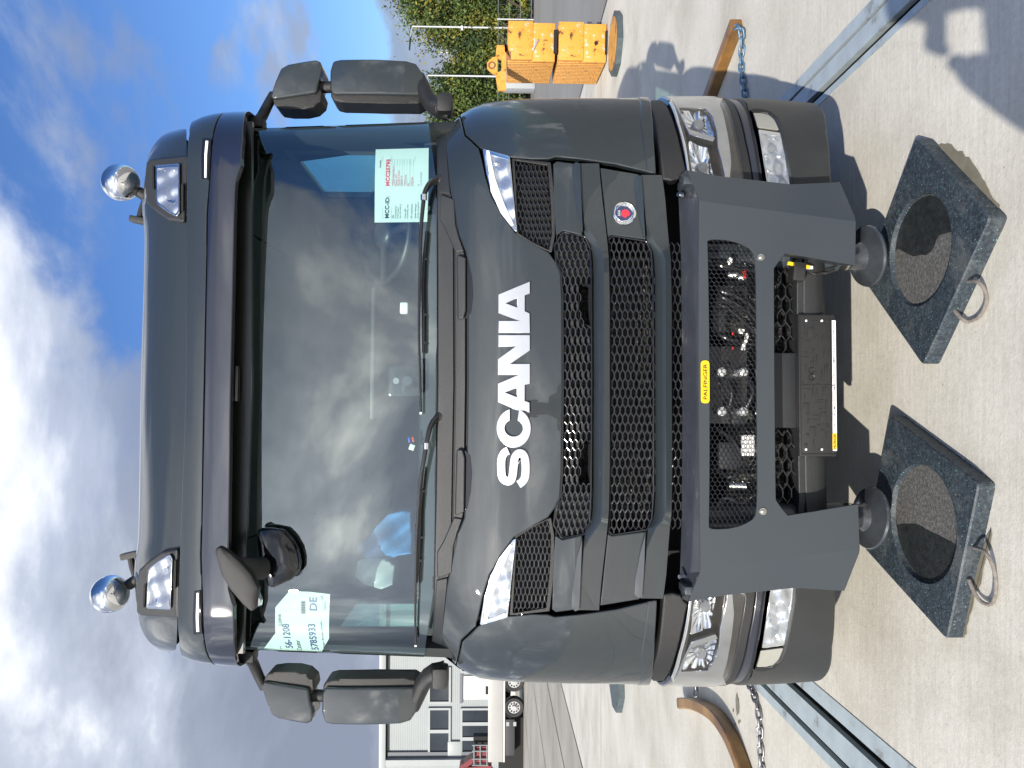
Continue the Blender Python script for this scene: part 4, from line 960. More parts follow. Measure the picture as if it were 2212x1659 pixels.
# small body parts behind: cab underside, chassis, wheels, fuel box
ch = MB(); ch.box((0, 1.7, .62), (.9, 2.4, .3)); ch.box((.38, 2.6, .75), (.09, 4.2, .26)); ch.box((-.38, 2.6, .75), (.09, 4.2, .26)); ch.build('chassis', dark, T)
MB().box((0, 1.35, 1.02), (2.2, 1.35, .22), None, .03).build('cab_floor_pan', dark, T)
tyre_m = mat('tyre_rubber', (.018, .018, .018), .75, bump=.4, bscale=40)
for s_ in (1, -1):
    tw = MB(); cxx = s_*1.03; ty = 1.45
    prof = [(-.15, .30), (-.155, .40), (-.14, .475), (-.10, .50), (0, .505), (.10, .50), (.14, .475), (.155, .40), (.15, .30)]
    tw.grid([[Vector((cxx+dx, ty+r_*math.cos(2*math.pi*k/36), .505+r_*math.sin(2*math.pi*k/36))) for k in range(37)] for dx, r_ in prof]); bmesh.ops.remove_doubles(tw.bm, verts=tw.bm.verts, dist=1e-5)
    t_ = tw.build('front_wheel', tyre_m, T, 50)
    MB().cyl((cxx+s_*.02, ty, .505), (cxx+s_*.12, ty, .505), .29, .27, 30).build('wheel_rim', zinc, t_)
    MB().box((s_*1.19, 1.0, .82), (.10, .80, .36), None, .04).build('step_panel', plast, T)
    sd = MB()
    ysd = [.62, .75, .95, 1.12]
    sd.grid([[Vector((s_*(1.2735 if z < 1.6 else cabW(z)), y, z)) for y in ysd] for z in (1.09, 1.3, 1.5, 1.6, 1.7, 1.76, 1.82)]); sd.build('door_panel', paint, T, 40)
    sd = MB(); sd.grid([[Vector((s_*1.2735, y, z)) for y in (.62, .85, 1.05)] for z in (.30, .5, .8, .95)]); sd.build('bumper_side', bumper_m, T, 40)
# ================================================================ THINGS CARRIED BY THE TRUCK
def on_truck(name, label, cat, p, group=None):
    q = TM @ Vector(p); return thing(name, label, cat, q, PSI, group)
def shift(o, p): o.location = Vector(o.location)-Vector(p); return o
def paper_sheet(corners, label, lines, rot, name='paper_sheet', rules=()):
    F = off(F_glass, .010)
    poly = outline(corners, F); c = (sum(x for x, _ in poly)/len(poly), sum(z for _, z in poly)/len(poly)); p = (c[0], F(*c), c[1])
    t = on_truck(name, label, 'paper', p)
    shift(link('sheet', panel_mesh('sheet', poly, F, .0005, 0, .05), paper, t), p)
    for (s, a, b, h, wd, m_, bold) in lines:
        q = U(a, b, off(F, -.0015)); o_ = text('lettering', s, (q.x, q.y, q.z), h, wd, m_, t, bold, .0012, None, F=off(F, -.002)); shift(o_, p)
    for (a0, b0, a1, b1, th, m_) in rules:
        P, Q = U(a0, b0, off(F, -.0025)), U(a1, b1, off(F, -.0025))
        mb = MB(); d = (Q-P).normalized(); n_ = d.cross(Vector((0, -1, 0))).normalized()*th/2
        mb.bm.faces.new([mb.bm.verts.new(v) for v in (P-n_, Q-n_, Q+n_, P+n_)]); shift(mb.build('printed_line', m_, t, 0, fix=False), p)
    return t
tilt = Matrix.Rotation(R(-9.6), 3, 'X')
rr_ = lambda x, y: Z('r', (x, y))[0]
L1 = []
def l1(s, x, y0, y1, h, m_, bold=0.0):     # zoom coordinates: x centre of the line, y1 start (left), y0 end
    a, b = rr_(x, (y0+y1)/2); A_, B_ = rr_(x, y0), rr_(x, y1)
    k = 3.1/1661
    L1.append((s, a, b, h*.1653*k, abs(A_[1]-B_[1])*k, m_, bold))
l1('MCC-ID:', 1075, 1235, 1530, 55, inkb, .02); l1('MCC25795', 1085, 735, 1115, 55, inkred, .03)
for s, x, y0, y1 in (('VIN:', 1152, 1478, 1530), ('Commission:', 1185, 1355, 1530), ('Finish/type:', 1217, 1375, 1530), ('OA OPS (MCC):', 1250, 1330, 1530), ('Crane SN:', 1311, 1396, 1530), ('Hook/Skip SN:', 1345, 1340, 1530), ('PO installation:', 1395, 1330, 1530), ('Order Manager:', 1448, 1322, 1530), ('Design Engineer:', 1481, 1300, 1530), ('NA', 1481, 1072, 1108), ('Yes 09/10/2025', 1517, 915, 1108)):
    l1(s, x, y0, y1, 22, inkgrey if 'NA' in s or 'Yes' in s else inkb, .0)
for s, x, y0, y1 in (('YS2G6X40005785933', 1156, 830, 1105), ('Palatina 597', 1190, 950, 1105), ('Standard Finish', 1225, 895, 1105), ('100500132', 1262, 965, 1105), ('110275AA20', 1314, 950, 1105), ('NA', 1351, 1065, 1105), ('31001064', 1401, 980, 1105)):
    l1(s, x, y0, y1, 20, inkred, .0)
l1('PALFINGER', 988, 760, 870, 16, inkb, .02)
rules = []
for x in (1018, 1130, 1440): rules.append((*rr_(x, 1530), *rr_(x, 715), .0009, inkgrey))
for x in (1140, 1173, 1208, 1243, 1276, 1300, 1335, 1368, 1385, 1418): rules.append((*rr_(x, 1110), *rr_(x, 748), .0009, inkgrey))
paper_sheet([rr_(928, 625), rr_(1620, 606), rr_(1616, 1100), rr_(1600, 1572), rr_(912, 1580)], 'white paper sheet with red number taped inside the windscreen above the wiper, driver side', L1, tilt, rules=rules)
L1 = []
ss_ = lambda x, y: Z('s', (x, y))[0]
def l2(s, x, y0, y1, h, m_, bold=0.0):
    a, b = ss_(x, (y0+y1)/2); A_, B_ = ss_(x, y0), ss_(x, y1); k = 3.2/1661
    L1.append((s, a, b, h*.1157*k, abs(A_[1]-B_[1])*k, m_, bold))
l2('56-1208', 378, 950, 1490, 140, inkblue, .01); l2('5785933', 862, 950, 1530, 140, inkblue, .01); l2('DE', 866, 480, 735, 140, inkblue, .01); l2('Castor', 590, 1255, 1515, 90, inkb)
l2('G20N6', 245, 790, 1030, 58, inkb); l2('Palfinger Europe GmbH', 1045, 905, 1545, 48, inkb); l2('Luft', 1025, 455, 540, 35, inkb); l2('SCANIA', 258, 1375, 1470, 18, inkb, .03)
rl2 = [(*ss_(685, 560+k*17), *ss_(685, 563+k*17), .0, inkb) for k in ()]
rules = []
for k in range(16): rules.append((*ss_(640, 560+k*15.5), *ss_(720, 560+k*15.5), .0012+.0008*(k % 3), inkb))
for k in range(12): rules.append((*ss_(1062, 560+k*15), *ss_(1108, 560+k*15), .0012+.0006*(k % 2), inkgrey))
for x in (980, 1045): rules.append((*ss_(x, 450), *ss_(x, 800), .0008, inkgrey))
paper_sheet([ss_(162, 670), ss_(425, 365), ss_(800, 380), ss_(1182, 425), ss_(1165, 900), ss_(1165, 1250), ss_(1195, 1568), ss_(700, 1520), ss_(205, 1490), ss_(165, 1150)],
            'pale paper sheet with large blue numbers taped inside the windscreen by the pillar, passenger side', L1, Matrix.Rotation(R(-10), 3, 'X'), rules=rules)
# blue jacket and plastic bag on the passenger side
cloth = mat('blue_cloth', (.06, .20, .44), .85, var=.3, vscale=14)
def drape(name, pts, ydepth, mt, label, cat, amp=.03, seed=1):
    F = lambda x, z: ydepth + amp*math.sin(x*21+seed)*math.cos(z*17+seed*2)+amp*.5*math.sin(x*43+z*31+seed)
    poly = outline(pts, lambda x, z: ydepth); c = (sum(x for x, _ in poly)/len(poly), sum(z for _, z in poly)/len(poly)); p = (c[0], ydepth, c[1])
    t = on_truck(name, label, cat, p); shift(link('cloth' if name != 'plastic_bag' else 'film', panel_mesh(name, poly, F, .12, .01, .02), mt, t), p); return t
drape('work_jacket', [(764, 1187), (795, 1165), (812, 1138), (835, 1115), (862, 1108), (888, 1105), (889, 1196), (860, 1200), (830, 1215), (800, 1212), (785, 1200)], .74, cloth, 'blue work jacket hanging over the passenger seat behind the windscreen', 'jacket', .045)
film = mat('plastic_film', (.42, .46, .46), .18, coat=.6)
drape('plastic_bag', [(770, 1215), (800, 1205), (830, 1208), (852, 1225), (850, 1260), (825, 1270), (790, 1265), (765, 1245)], .70, film, 'crumpled clear plastic bag on the dashboard beside the blue jacket', 'bag', .035, 4)
def small(name, label, cat, px, py, y, d, mt):
    p = U(px, py, lambda x, z: y); t = on_truck(name, label, cat, p); MB().box((0, 0, 0), d, Matrix.Rotation(R(20), 3, 'Y'), .002).build('body', mt, t); return t
cnn = small('cable_connector', 'small white cable connector with blue and red plugs on the dashboard', 'connector', 890, 966, .42, (.024, .02, .022), white)
for dx, dz, m_ in ((.03, .012, inkblue), (.032, -.004, MATS['red_plastic'])): MB().box((dx, 0, dz), (.022, .01, .008), Matrix.Rotation(R(-15), 3, 'Y'), .002).build('plug', mat('plug_blue', (.02, .08, .55), .4) if dz > 0 else m_, cnn)

# ================================================================ GROUND
def ground_mat(name, cols, scale, streak=None, speck=0.0, rough=.85, bump=.45, stain=0.):
    m = bpy.data.materials.new(name); m.use_nodes = True; t = m.node_tree; b = t.nodes['Principled BSDF']; b.inputs['Roughness'].default_value = rough
    v = N(t, 'ShaderNodeTexCoord').outputs['Object']
    c = ramp(t, noise(t, v, scale, 10, .6, .3), [(.32, cols[0]), (.5, cols[1]), (.68, cols[2])], 'LINEAR')
    fine = noise(t, v, 38, 6, .7); c = mixc(t, 1.0, c, ramp(t, fine, [(.28, .86), (.5, 1.0), (.72, 1.10)], 'LINEAR'), 'MULTIPLY')
    if streak:
        mp = N(t, 'ShaderNodeMapping'); mp.inputs['Scale'].default_value = streak; mp.inputs['Rotation'].default_value = (0, 0, R(2)); t.links.new(v, mp.inputs[0])
        st_ = noise(t, mp.outputs[0], 1.0, 5, .65); c = mixc(t, 1.0, c, ramp(t, st_, [(.3, .90), (.72, 1.08)], 'LINEAR'), 'MULTIPLY')
    if speck:
        vo = N(t, 'ShaderNodeTexVoronoi'); vo.inputs['Scale'].default_value = 26; t.links.new(v, vo.inputs['Vector'])
        sp_ = ramp(t, vo.outputs['Distance'], [(.05, 1.0), (.12, 0.0)], 'LINEAR'); n2 = ramp(t, noise(t, v, 9, 3), [(.56, 0.), (.64, 1.)]); c = mixc(t, M(t, 'MULTIPLY', M(t, 'MULTIPLY', sp_, n2), speck), c, (.16, .14, .11))
    if stain:
        s2 = ramp(t, noise(t, v, .9, 6, .6, .5, (5, 2, 0)), [(.52, 0.), (.72, 1.)]); c = mixc(t, M(t, 'MULTIPLY', s2, stain), c, (.26, .23, .19))
    t.links.new(c, b.inputs['Base Color'])
    bp = N(t, 'ShaderNodeBump'); bp.inputs['Strength'].default_value = bump; bp.inputs['Distance'].default_value = .004
    t.links.new(noise(t, v, 90, 6, .7), bp.inputs['Height']); t.links.new(bp.outputs[0], b.inputs['Normal'])
    MATS[name] = m; return m
conc = ground_mat('light_concrete', [(.43, .41, .355), (.51, .49, .435), (.57, .55, .50)], 1.3, (3, 60, 1), .7, stain=.35)
yardm = ground_mat('yard_concrete', [(.25, .235, .20), (.31, .295, .255), (.36, .345, .30)], .5, (1, 12, 1), .2, stain=.3)
farm = ground_mat('far_asphalt', [(.16, .157, .147), (.20, .197, .187), (.23, .227, .217)], .2, (.3, 4, 1), 0)
def sheet(name, poly, z, m_, res=None):
    bm = bmesh.new(); bm.faces.new([bm.verts.new((x, y, z)) for x, y in poly]); bm.normal_update()
    bmesh.ops.reverse_faces(bm, faces=[f for f in bm.faces if f.normal.z < 0])
    me = bpy.data.meshes.new(name); bm.to_mesh(me); bm.free(); return tag(link(name, me, m_), kind='structure')
def tl(x, y): q = TM @ Vector((x, y, 0)); return (q.x, q.y)
bm = bmesh.new(); es = []
for pl_ in ([(-700, -300), (700, -300), (700, 1500), (-700, 1500)], [tl(-6.2, -39.5), tl(5.6, -39.5), tl(5.6, 33.5), tl(-6.2, 33.5)]):
    vs = [bm.verts.new((x, y, -.012)) for x, y in pl_]; es += [bm.edges.new((vs[i], vs[(i+1) % 4])) for i in range(4)]
bmesh.ops.triangle_fill(bm, edges=es, use_beauty=True, normal=(0, 0, 1)); me = bpy.data.meshes.new('ground'); bm.to_mesh(me); bm.free(); tag(link('ground', me, farm), kind='structure')
sheet('yard', [tl(-260, -60), tl(-6.35, -60), tl(-6.35, 62), tl(-260, 70)], -.006, yardm)
# light concrete apron with slots left open for the floor rails
RW = [(-1.79, -1.455), (1.425, 1.665)]
edges_x = [-6.35, RW[0][0], RW[0][1], RW[1][0], RW[1][1], 5.78]
for a, b in ((0, 1), (2, 3), (4, 5)):
    sheet('concrete_apron', [tl(edges_x[a], -40), tl(edges_x[b], -40), tl(edges_x[b], 34 if b != 5 else 34), tl(edges_x[a], 34)], 0.0, conc)
jm = mat('joint_dark', (.05, .048, .045), .9)
for y_ in (-3.6, 8.6, 13.0, 17.5, 24, 30):
    if y_ == -3.6: continue
    for a, b in ((-6.35, -1.8), (-1.45, 1.42), (1.67, 5.78)):
        sheet('expansion_joint', [tl(a, y_), tl(b, y_), tl(b, y_+.014), tl(a, y_+.014)], .003, jm)
for x_ in (-6.36, 5.77): sheet('expansion_joint', [tl(x_, -30), tl(x_+.05, -30), tl(x_+.05, 34), tl(x_, 34)], .004, jm)
for x_ in (-7.9, -10.5, -14.5): sheet('yard_joint', [tl(x_, -10), tl(x_+.04, -10), tl(x_+.04, 60), tl(x_, 60)], .002, jm)
# puddle stains
def blob(name, c, rx, ry, z, m_, seed=0, n=28):
    r_ = random.Random(seed); ph = [r_.uniform(0, 6.28) for _ in range(4)]
    return sheet(name, [(c[0]+rx*(1+.12*math.sin(3*a+ph[0])+.09*math.sin(5*a+ph[1])+.05*math.sin(9*a+ph[2]))*math.cos(a), c[1]+ry*(1+.12*math.sin(2*a+ph[3])+.07*math.sin(7*a+ph[1]))*math.sin(a)) for a in [2*math.pi*i/n for i in range(n)]], z, m_)
wet = mat('damp_concrete', (.17, .155, .115), .55, var=.15, vscale=20)
g_ = G(1594, 1523); blob('damp_patch', (g_.x, g_.y), .065, .04, .004, wet, 2)
for a, b, r_ in ((1597, 1560, .012), (1600, 1558, .008), (1589, 1565, .010), (1585, 1535, .012)):
    g_ = G(a, b); blob('damp_patch', (g_.x, g_.y), r_, r_, .004, wet, 3)

# steel floor rails
railm = mat('pale_blue_steel', (.34, .42, .47), .42, .15, stops=[(.40, (.38, .44, .47)), (.58, (.33, .385, .41)), (.66, (.20, .20, .19)), (.74, (.13, .09, .06))], vscale=7, bump=.3, bscale=120, rvar=.1)
for (xa, xb, slot, step_, lab) in ((1.425, 1.665, (1.458, 1.498), (1.585, 1.603), 'pale blue steel floor rail with a dark slot, along the right side of the truck'), (-1.79, -1.455, (-1.585, -1.535), (-1.735, -1.70), 'rusty pale blue floor rail with two dark slots, along the left of the truck')):
    t = thing('floor_rail', lab, 'rail', TM @ Vector(((xa+xb)/2, 6, 0)), PSI, 'floor rails set in the concrete'); cxr = (xa+xb)/2
    mb = MB(); y0, y1 = -16, 26
    cuts = sorted([(slot[0], slot[1]), (step_[0], step_[1])]); xs_ = [xa]+[q for c_ in cuts for q in c_]+[xb]
    for i in range(0, len(xs_), 2): mb.box(((xs_[i]+xs_[i+1])/2-cxr, 5-6+.0, -.012), (xs_[i+1]-xs_[i], y1-y0, .032))
    mb.build('steel_strip', railm, t)
    gw = MB()
    for (sa, sb_) in ([slot] if xa > 0 else [slot, step_]):
        for e_ in (sa-.003, sb_+.003): gw.box((e_-cxr, -1, -.17), (.006, y1-y0, .29))
    gw.build('slot_wall', dark, t)
    g2 = MB(); g2.box(((slot[0]+slot[1])/2-cxr, -1, -.30), (slot[1]-slot[0]+.004, y1-y0, .02)); g2.box(((step_[0]+step_[1])/2-cxr, -1, -.020 if xa > 0 else -.30), (step_[1]-step_[0]+.004, y1-y0, .02)); g2.build('slot_bottom', mat('slot_dark', (.10, .11, .11), .7) if xa > 0 else dark, t)

# ---- outrigger pads
padm = bpy.data.materials.new('recycled_rubber'); padm.use_nodes = True; t_ = padm.node_tree; b_ = t_.nodes['Principled BSDF']; b_.inputs['Roughness'].default_value = .55
v_ = N(t_, 'ShaderNodeTexCoord').outputs['Object']
base = ramp(t_, noise(t_, v_, 75, 10, .8), [(.34, (.008, .012, .017)), (.5, (.022, .033, .044)), (.60, (.050, .068, .084)), (.72, (.13, .15, .16))], 'LINEAR')
base = mixc(t_, M(t_, 'MULTIPLY', ramp(t_, noise(t_, v_, 5, 8, .7, .4, (3, 3, 0)), [(.50, 0.), (.68, 1.)]), .45), base, (.13, .135, .135))
vo = N(t_, 'ShaderNodeTexVoronoi'); vo.inputs['Scale'].default_value = 95; t_.links.new(v_, vo.inputs['Vector'])
gate = M(t_, 'MULTIPLY', ramp(t_, vo.outputs['Distance'], [(.12, 1.), (.2, 0.)], 'LINEAR'), ramp(t_, noise(t_, v_, 40, 2), [(.52, 0.), (.57, 1.)], 'LINEAR'))
base = mixc(t_, gate, base, (.16, .36, .34)); t_.links.new(base, b_.inputs['Base Color'])
bp = N(t_, 'ShaderNodeBump'); bp.inputs['Strength'].default_value = .6; bp.inputs['Distance'].default_value = .004; t_.links.new(noise(t_, v_, 120, 4), bp.inputs['Height']); t_.links.new(bp.outputs[0], b_.inputs['Normal'])
padin = mat('dusty_rubber', (.10, .095, .088), .85, stops=[(.34, (.05, .05, .05)), (.5, (.080, .079, .076)), (.66, (.13, .127, .12))], vscale=80, bump=.9, bscale=130)
padwet = mat('wet_rubber', (.018, .021, .022), .35, var=.4, vscale=40, bump=.5, bscale=120)
ropem = mat('weathered_rope', (.17, .15, .135), .9, var=.25, vscale=60, bump=.6, bscale=150)
def pad(cor, th, lab, circ, rr, wetpoly, rope, tiltz=0):
    P = [G(a, b, th) for a, b in cor]; c = sum(P, Vector())/4
    t = thing('outrigger_pad', lab, 'support pad', (c.x, c.y, 0), 0, 'outrigger pads under the bull bar feet')
    Q = [(p.x-c.x, p.y-c.y) for p in P]; Q = rnd(Q, .02, 4)
    if sum(Q[i][0]*Q[(i+1) % len(Q)][1]-Q[(i+1) % len(Q)][0]*Q[i][1] for i in range(len(Q))) < 0: Q = Q[::-1]
    cc = G(*circ, th); cc = (cc.x-c.x, cc.y-c.y)
    bm = bmesh.new(); es = []
    ci = [(cc[0]+rr*math.cos(2*math.pi*k/48), cc[1]+rr*math.sin(2*math.pi*k/48)) for k in range(48)]
    for pl_ in (Q, ci):
        vs = [bm.verts.new((x, y, th)) for x, y in pl_]; es += [bm.edges.new((vs[i], vs[(i+1) % len(vs)])) for i in range(len(vs))]
        if pl_ is Q:
            v2 = [bm.verts.new((x*1.012, y*1.012, th-.006)) for x, y in pl_]; v3 = [bm.verts.new((x*1.012, y*1.012, 0)) for x, y in pl_]
            for A_, B_ in ((vs, v2), (v2, v3)):
                for i in range(len(vs)): bm.faces.new((B_[i], B_[(i+1) % len(vs)], A_[(i+1) % len(vs)], A_[i]))
        else:
            v2 = [bm.verts.new((cc[0]+(x-cc[0])*.975, cc[1]+(y-cc[1])*.975, th-.020)) for x, y in pl_]
            for i in range(len(vs)): bm.faces.new((vs[i], vs[(i+1) % len(vs)], v2[(i+1) % len(vs)], v2[i]))
    bmesh.ops.triangle_fill(bm, edges=es, use_beauty=True, normal=(0, 0, 1)); bmesh.ops.recalc_face_normals(bm, faces=bm.faces)
    me = bpy.data.meshes.new('slab'); bm.to_mesh(me); bm.free(); link('slab', me, padm, t)
    ci = MB(); n_ = 48
    ci.hprism([(cc[0]+rr*.976*math.cos(2*math.pi*k/n_), cc[1]+rr*.976*math.sin(2*math.pi*k/n_)) for k in range(n_)], .004, th-.018); ci.build('recess_floor', padin, t)
    W_ = [G(a, b, th-.017) for a, b in wetpoly]; wv = catm([(p.x-c.x, p.y-c.y) for p in W_], 3)
    rj = random.Random(4); wv = [(x+rj.uniform(-.004, .004), y+rj.uniform(-.004, .004)) for x, y in wv]
    wv = [(x, y) if math.hypot(x-cc[0], y-cc[1]) < rr*.96 else (cc[0]+(x-cc[0])*rr*.96/math.hypot(x-cc[0], y-cc[1]), cc[1]+(y-cc[1])*rr*.96/math.hypot(x-cc[0], y-cc[1])) for x, y in wv]
    bm = bmesh.new(); bm.faces.new([bm.verts.new((x, y, th-.0165)) for x, y in wv]); bm.normal_update(); bmesh.ops.reverse_faces(bm, faces=[f for f in bm.faces if f.normal.z < 0]); me = bpy.data.meshes.new('wet'); bm.to_mesh(me); bm.free(); link('wet_patch', me, padwet, t)
    rp = [G(a, b, z_)-Vector((c.x, c.y, 0)) for a, b, z_ in rope]; MB().tube(catm([tuple(p) for p in rp], 6), .0065, 10).build('rope_handle', ropem, t)
    return t
pad([(1978, 298), (2137, 469.6), (1993, 787), (1866, 604)], .058, 'square dark rubber pad with rope handle, below the foot nearer the blue chain', (1984, 541), .205,
    [(1918, 395), (1960, 388), (2010, 400), (2050, 430), (2068, 470), (2060, 500), (2030, 510), (2010, 545), (1975, 552), (1940, 540), (1912, 545), (1900, 500), (1903, 440)],
    [(2090, 608, .03), (2108, 607, .05), (2125, 622, .04), (2131, 650, .012), (2118, 680, .012), (2095, 694, .012), (2080, 690, .03), (2062, 671, .035)])
pad([(1922, 899), (2112, 1045), (2044, 1379), (1868, 1184)], .058, 'square green-flecked rubber pad with rope handle, below the foot nearer the bare chain', (1990, 1130), .215,
    [(1910, 1110), (1932, 1135), (1955, 1130), (1990, 1138), (2030, 1160), (2062, 1175), (2066, 1200), (2055, 1240), (2020, 1268), (1980, 1260), (1940, 1225), (1918, 1170)],
    [(2104, 1183, .03), (2125, 1190, .05), (2142, 1215, .045), (2151, 1250, .03), (2150, 1285, .015), (2140, 1305, .012), (2120, 1300, .02), (2105, 1280, .03), (2093, 1253, .035)])
g_ = G(2075, 335); 
def stain(pts, seed=1):
    P = [G(a, b, .005) for a, b in pts]; c_ = catm([(p.x, p.y) for p in P]+[(P[0].x, P[0].y)], 4); rj = random.Random(seed); sheet('damp_patch', [(x+rj.uniform(-.005, .005), y+rj.uniform(-.005, .005)) for x, y in c_[:-1]], .005, wet)
stain([(2020, 318), (2040, 310), (2070, 325), (2100, 350), (2122, 385), (2140, 420), (2160, 450), (2120, 430), (2060, 370)])
stain([(2085, 1375), (2095, 1330), (2110, 1280), (2125, 1230), (2143, 1140), (2120, 1200), (2095, 1290), (2080, 1370)], 2)

# ---- yellow bars and chains
amber = mat('amber_painted_bar', (.42, .22, .035), .45, stops=[(.35, (.10, .05, .015)), (.5, (.20, .10, .025)), (.65, (.30, .17, .05))], vscale=3, stretch=(1, 1, 1), coat=.2, bump=.2, bscale=60)
def sqbar(name, lab, path, s, mt, grp):
    P = [Vector(p) for p in path]; c0 = P[0].copy(); t = thing(name, lab, 'bar', (c0.x, c0.y, 0), 0, grp); mb = MB(); rings = []
    for i, p in enumerate(P):
        d = (P[min(i+1, len(P)-1)]-P[max(i-1, 0)]).normalized(); n_ = Vector((d.y, -d.x, 0)).normalized()*s/2; q = p-Vector((c0.x, c0.y, 0)); u = Vector((0, 0, 1))
        ch_ = s*.12; rings.append([mb.bm.verts.new(v) for v in (q-n_+u*ch_, q-n_*.76, q+n_*.76, q+n_+u*ch_, q+n_+u*(s-ch_), q+n_*.76+u*s, q-n_*.76+u*s, q-n_+u*(s-ch_))])
    for a, b in zip(rings[:-1], rings[1:]):
        for i in range(8): mb.bm.faces.new((a[i], a[(i+1) % 8], b[(i+1) % 8], b[i]))
    mb.bm.faces.new(rings[0]); mb.bm.faces.new(rings[-1]); mb.build('bar_body', mt, t, 24); return t
e1, e2 = G(1604, 52), G(1547, 203); d_ = (e2-e1)
sqbar('floor_bar', 'straight amber painted bar on the concrete behind the truck, right side', [e1+d_*k for k in (0, 1, 2, 3.2)], .082, amber, 'amber bars lying on the concrete')
lb_ = [(1484, 1519), (1510, 1520), (1540, 1532), (1565, 1552), (1590, 1588), (1613, 1640), (1630, 1690), (1642, 1740)]
sqbar('floor_bar', 'curved rusty amber bar on the concrete at the left edge', catm([tuple(G(a, b)) for a, b in lb_], 5), .085, amber, 'amber bars lying on the concrete')
chm = mat('worn_steel_chain', (.22, .22, .24), .34, .8, var=.3, vscale=40); chb = mat('blue_chain', (.09, .17, .27), .4, .4, stops=[(.4, (.07, .15, .26)), (.6, (.12, .20, .28)), (.7, (.10, .07, .05))], vscale=30)
lk = MB(); L, w2, r_ = .030, .017, .0068
lk.tube([(w2*math.sin(a), (L if math.cos(a) > 0 else -L)*.55+w2*math.cos(a), 0) for a in [2*math.pi*k/16 for k in range(16)]], r_, 8, closed=True); lkme = lk.mesh('chain_link', 60)
def chain(lab, path, mt, grp='chains lying on the concrete'):
    c_ = catm([tuple(p) for p in path], 12); P = [Vector(p) for p in c_]; t = thing('chain', lab, 'chain', (P[0].x, P[0].y, 0), 0, grp)
    acc = 0; nxt = 0; k = 0; stp = .052; mm = lkme.copy(); mm.materials.clear(); mm.materials.append(mt)
    for a, b in zip(P[:-1], P[1:]):
        l_ = (b-a).length
        while nxt <= acc+l_:
            q = a+(b-a)*((nxt-acc)/l_); d = (b-a).normalized(); o_ = bpy.data.objects.new('chain_link', mm); COL.objects.link(o_); o_.parent = t
            x = d.cross(Vector((0, 0, 1))).normalized(); z = x.cross(d); m3 = Matrix((x, d, z)).transposed() @ Matrix.Rotation(R(45 if k % 2 else -45)+random.uniform(-.2, .2), 3, 'Y')
            o_.matrix_local = Matrix.Translation(q-Vector((P[0].x, P[0].y, 0))) @ m3.to_4x4(); nxt += stp; k += 1
        acc += l_
    return t
def gz(a, b, z): return G(a, b, z)
chain('blue painted chain hanging off the end of the amber bar, right side', [gz(1590, 58, .05), gz(1600, 66, .04), gz(1603, 95, .022), gz(1601, 130, .02), gz(1604, 165, .02), gz(1609, 200, .02), gz(1612, 240, .02), gz(1614, 290, .02)], chb)
chain('bare steel chain lying beside the curved bar, left edge', [gz(1612, 1440, .02), gz(1617, 1470, .02), gz(1623, 1490, .02), gz(1633, 1515, .02), gz(1640, 1550, .02), gz(1642, 1600, .02), gz(1645, 1650, .02), gz(1648, 1700, .02)], chm)
chain('short dark chain passing through the far end of the curved bar', [gz(1508, 1440, .05), gz(1506, 1465, .05), gz(1504, 1490, .06), gz(1502, 1508, .08)], chm)

# ---- ballast blocks
yel = mat('chipped_yellow_paint', (.62, .28, .02), .5, stops=[(.37, (.09, .045, .02)), (.395, (.50, .22, .03)), (.5, (.60, .28, .04)), (.59, (.56, .26, .04)), (.62, (.48, .42, .32))], vscale=9, rvar=.1, bump=.3, bscale=50)
yel2 = mat('worn_yellow_steel', (.60, .33, .05), .5, stops=[(.36, (.10, .05, .02)), (.40, (.42, .20, .04)), (.6, (.52, .26, .06)), (.68, (.42, .32, .18))], vscale=9, stretch=(1, 1, 7), bump=.3, bscale=50)
P0 = G(1311, 135); P1 = G(1312.5, 52); P2 = G(1293, 211)
ex = (P1-P0).normalized(); ey = Vector((-ex.y, ex.x, 0)); ang = math.atan2(ex.y, ex.x); wdx = (P1-P0).length; dpy = (P2-P0).dot(ey)+.15
def block(z0, z1, lab, skew, top=False):
    t = thing('ballast_block', lab, 'ballast block', P0+Vector((0, 0, z0)), ang, 'yellow ballast blocks stacked in the yard'); h = z1-z0
    mb = MB(); mb.box((wdx/2+skew, .035, h*.25), (wdx, .07, h*.46), None, .008); mb.box((wdx/2+skew+.02, .035-.012, h*.72), (wdx, .07, h*.5), None, .008)
    mb.build('front_plate', yel, t)
    sb = MB(); sb.box((wdx/2+skew, dpy/2+.07, h/2), (wdx*.97, dpy, h*.96), None, .006); n_ = 14
    for k in range(n_): sb.box((skew+.005, .1+dpy*.97*(k+.5)/n_, h/2), (.02, dpy/n_*.55, h*.94), None, .004)
    sb.build('ribbed_body', yel2, t)
    if top:
        MB().box((wdx*.42, .0, h*.42), (.03, .05, .17), Matrix.Rotation(R(-62), 3, 'Y'), .01).build('handle', mat('galvanised', (.5, .5, .5), .4, .7), t)
        MB().prism(rnd([(.02, h), (.22, h), (.22, h+.03), (.13, h+.03), (.13, h-.06), (.02, h-.06)], .004), -.016, .0).build('corner_bracket', mat('rusty_edge', (.25, .12, .05), .8), t)
    else: MB().cyl((wdx*.5, -.002, h*.22), (wdx*.5, .02, h*.22), .028, n=16).build('plate_hole', dark, t)
    MB().box((wdx/2+skew, .2, .008), (wdx*.6, .5, .05)).build('gap_spacer', dark, t)
    return t
zt1 = .735; zt2 = CAMH-(1091-1063)/1661*10.85+.0
block(.0, .72, 'lower yellow ballast block with ribbed side, standing on the concrete', 0.0); block(.735, 1.435, 'upper yellow ballast block with a steel handle, on top of the stack', -.0, True)
t = thing('lifting_frame', 'yellow lifting frame with a round eye, on top of the ballast blocks', 'lifting frame', P0+Vector((0, 0, 1.437)), ang)
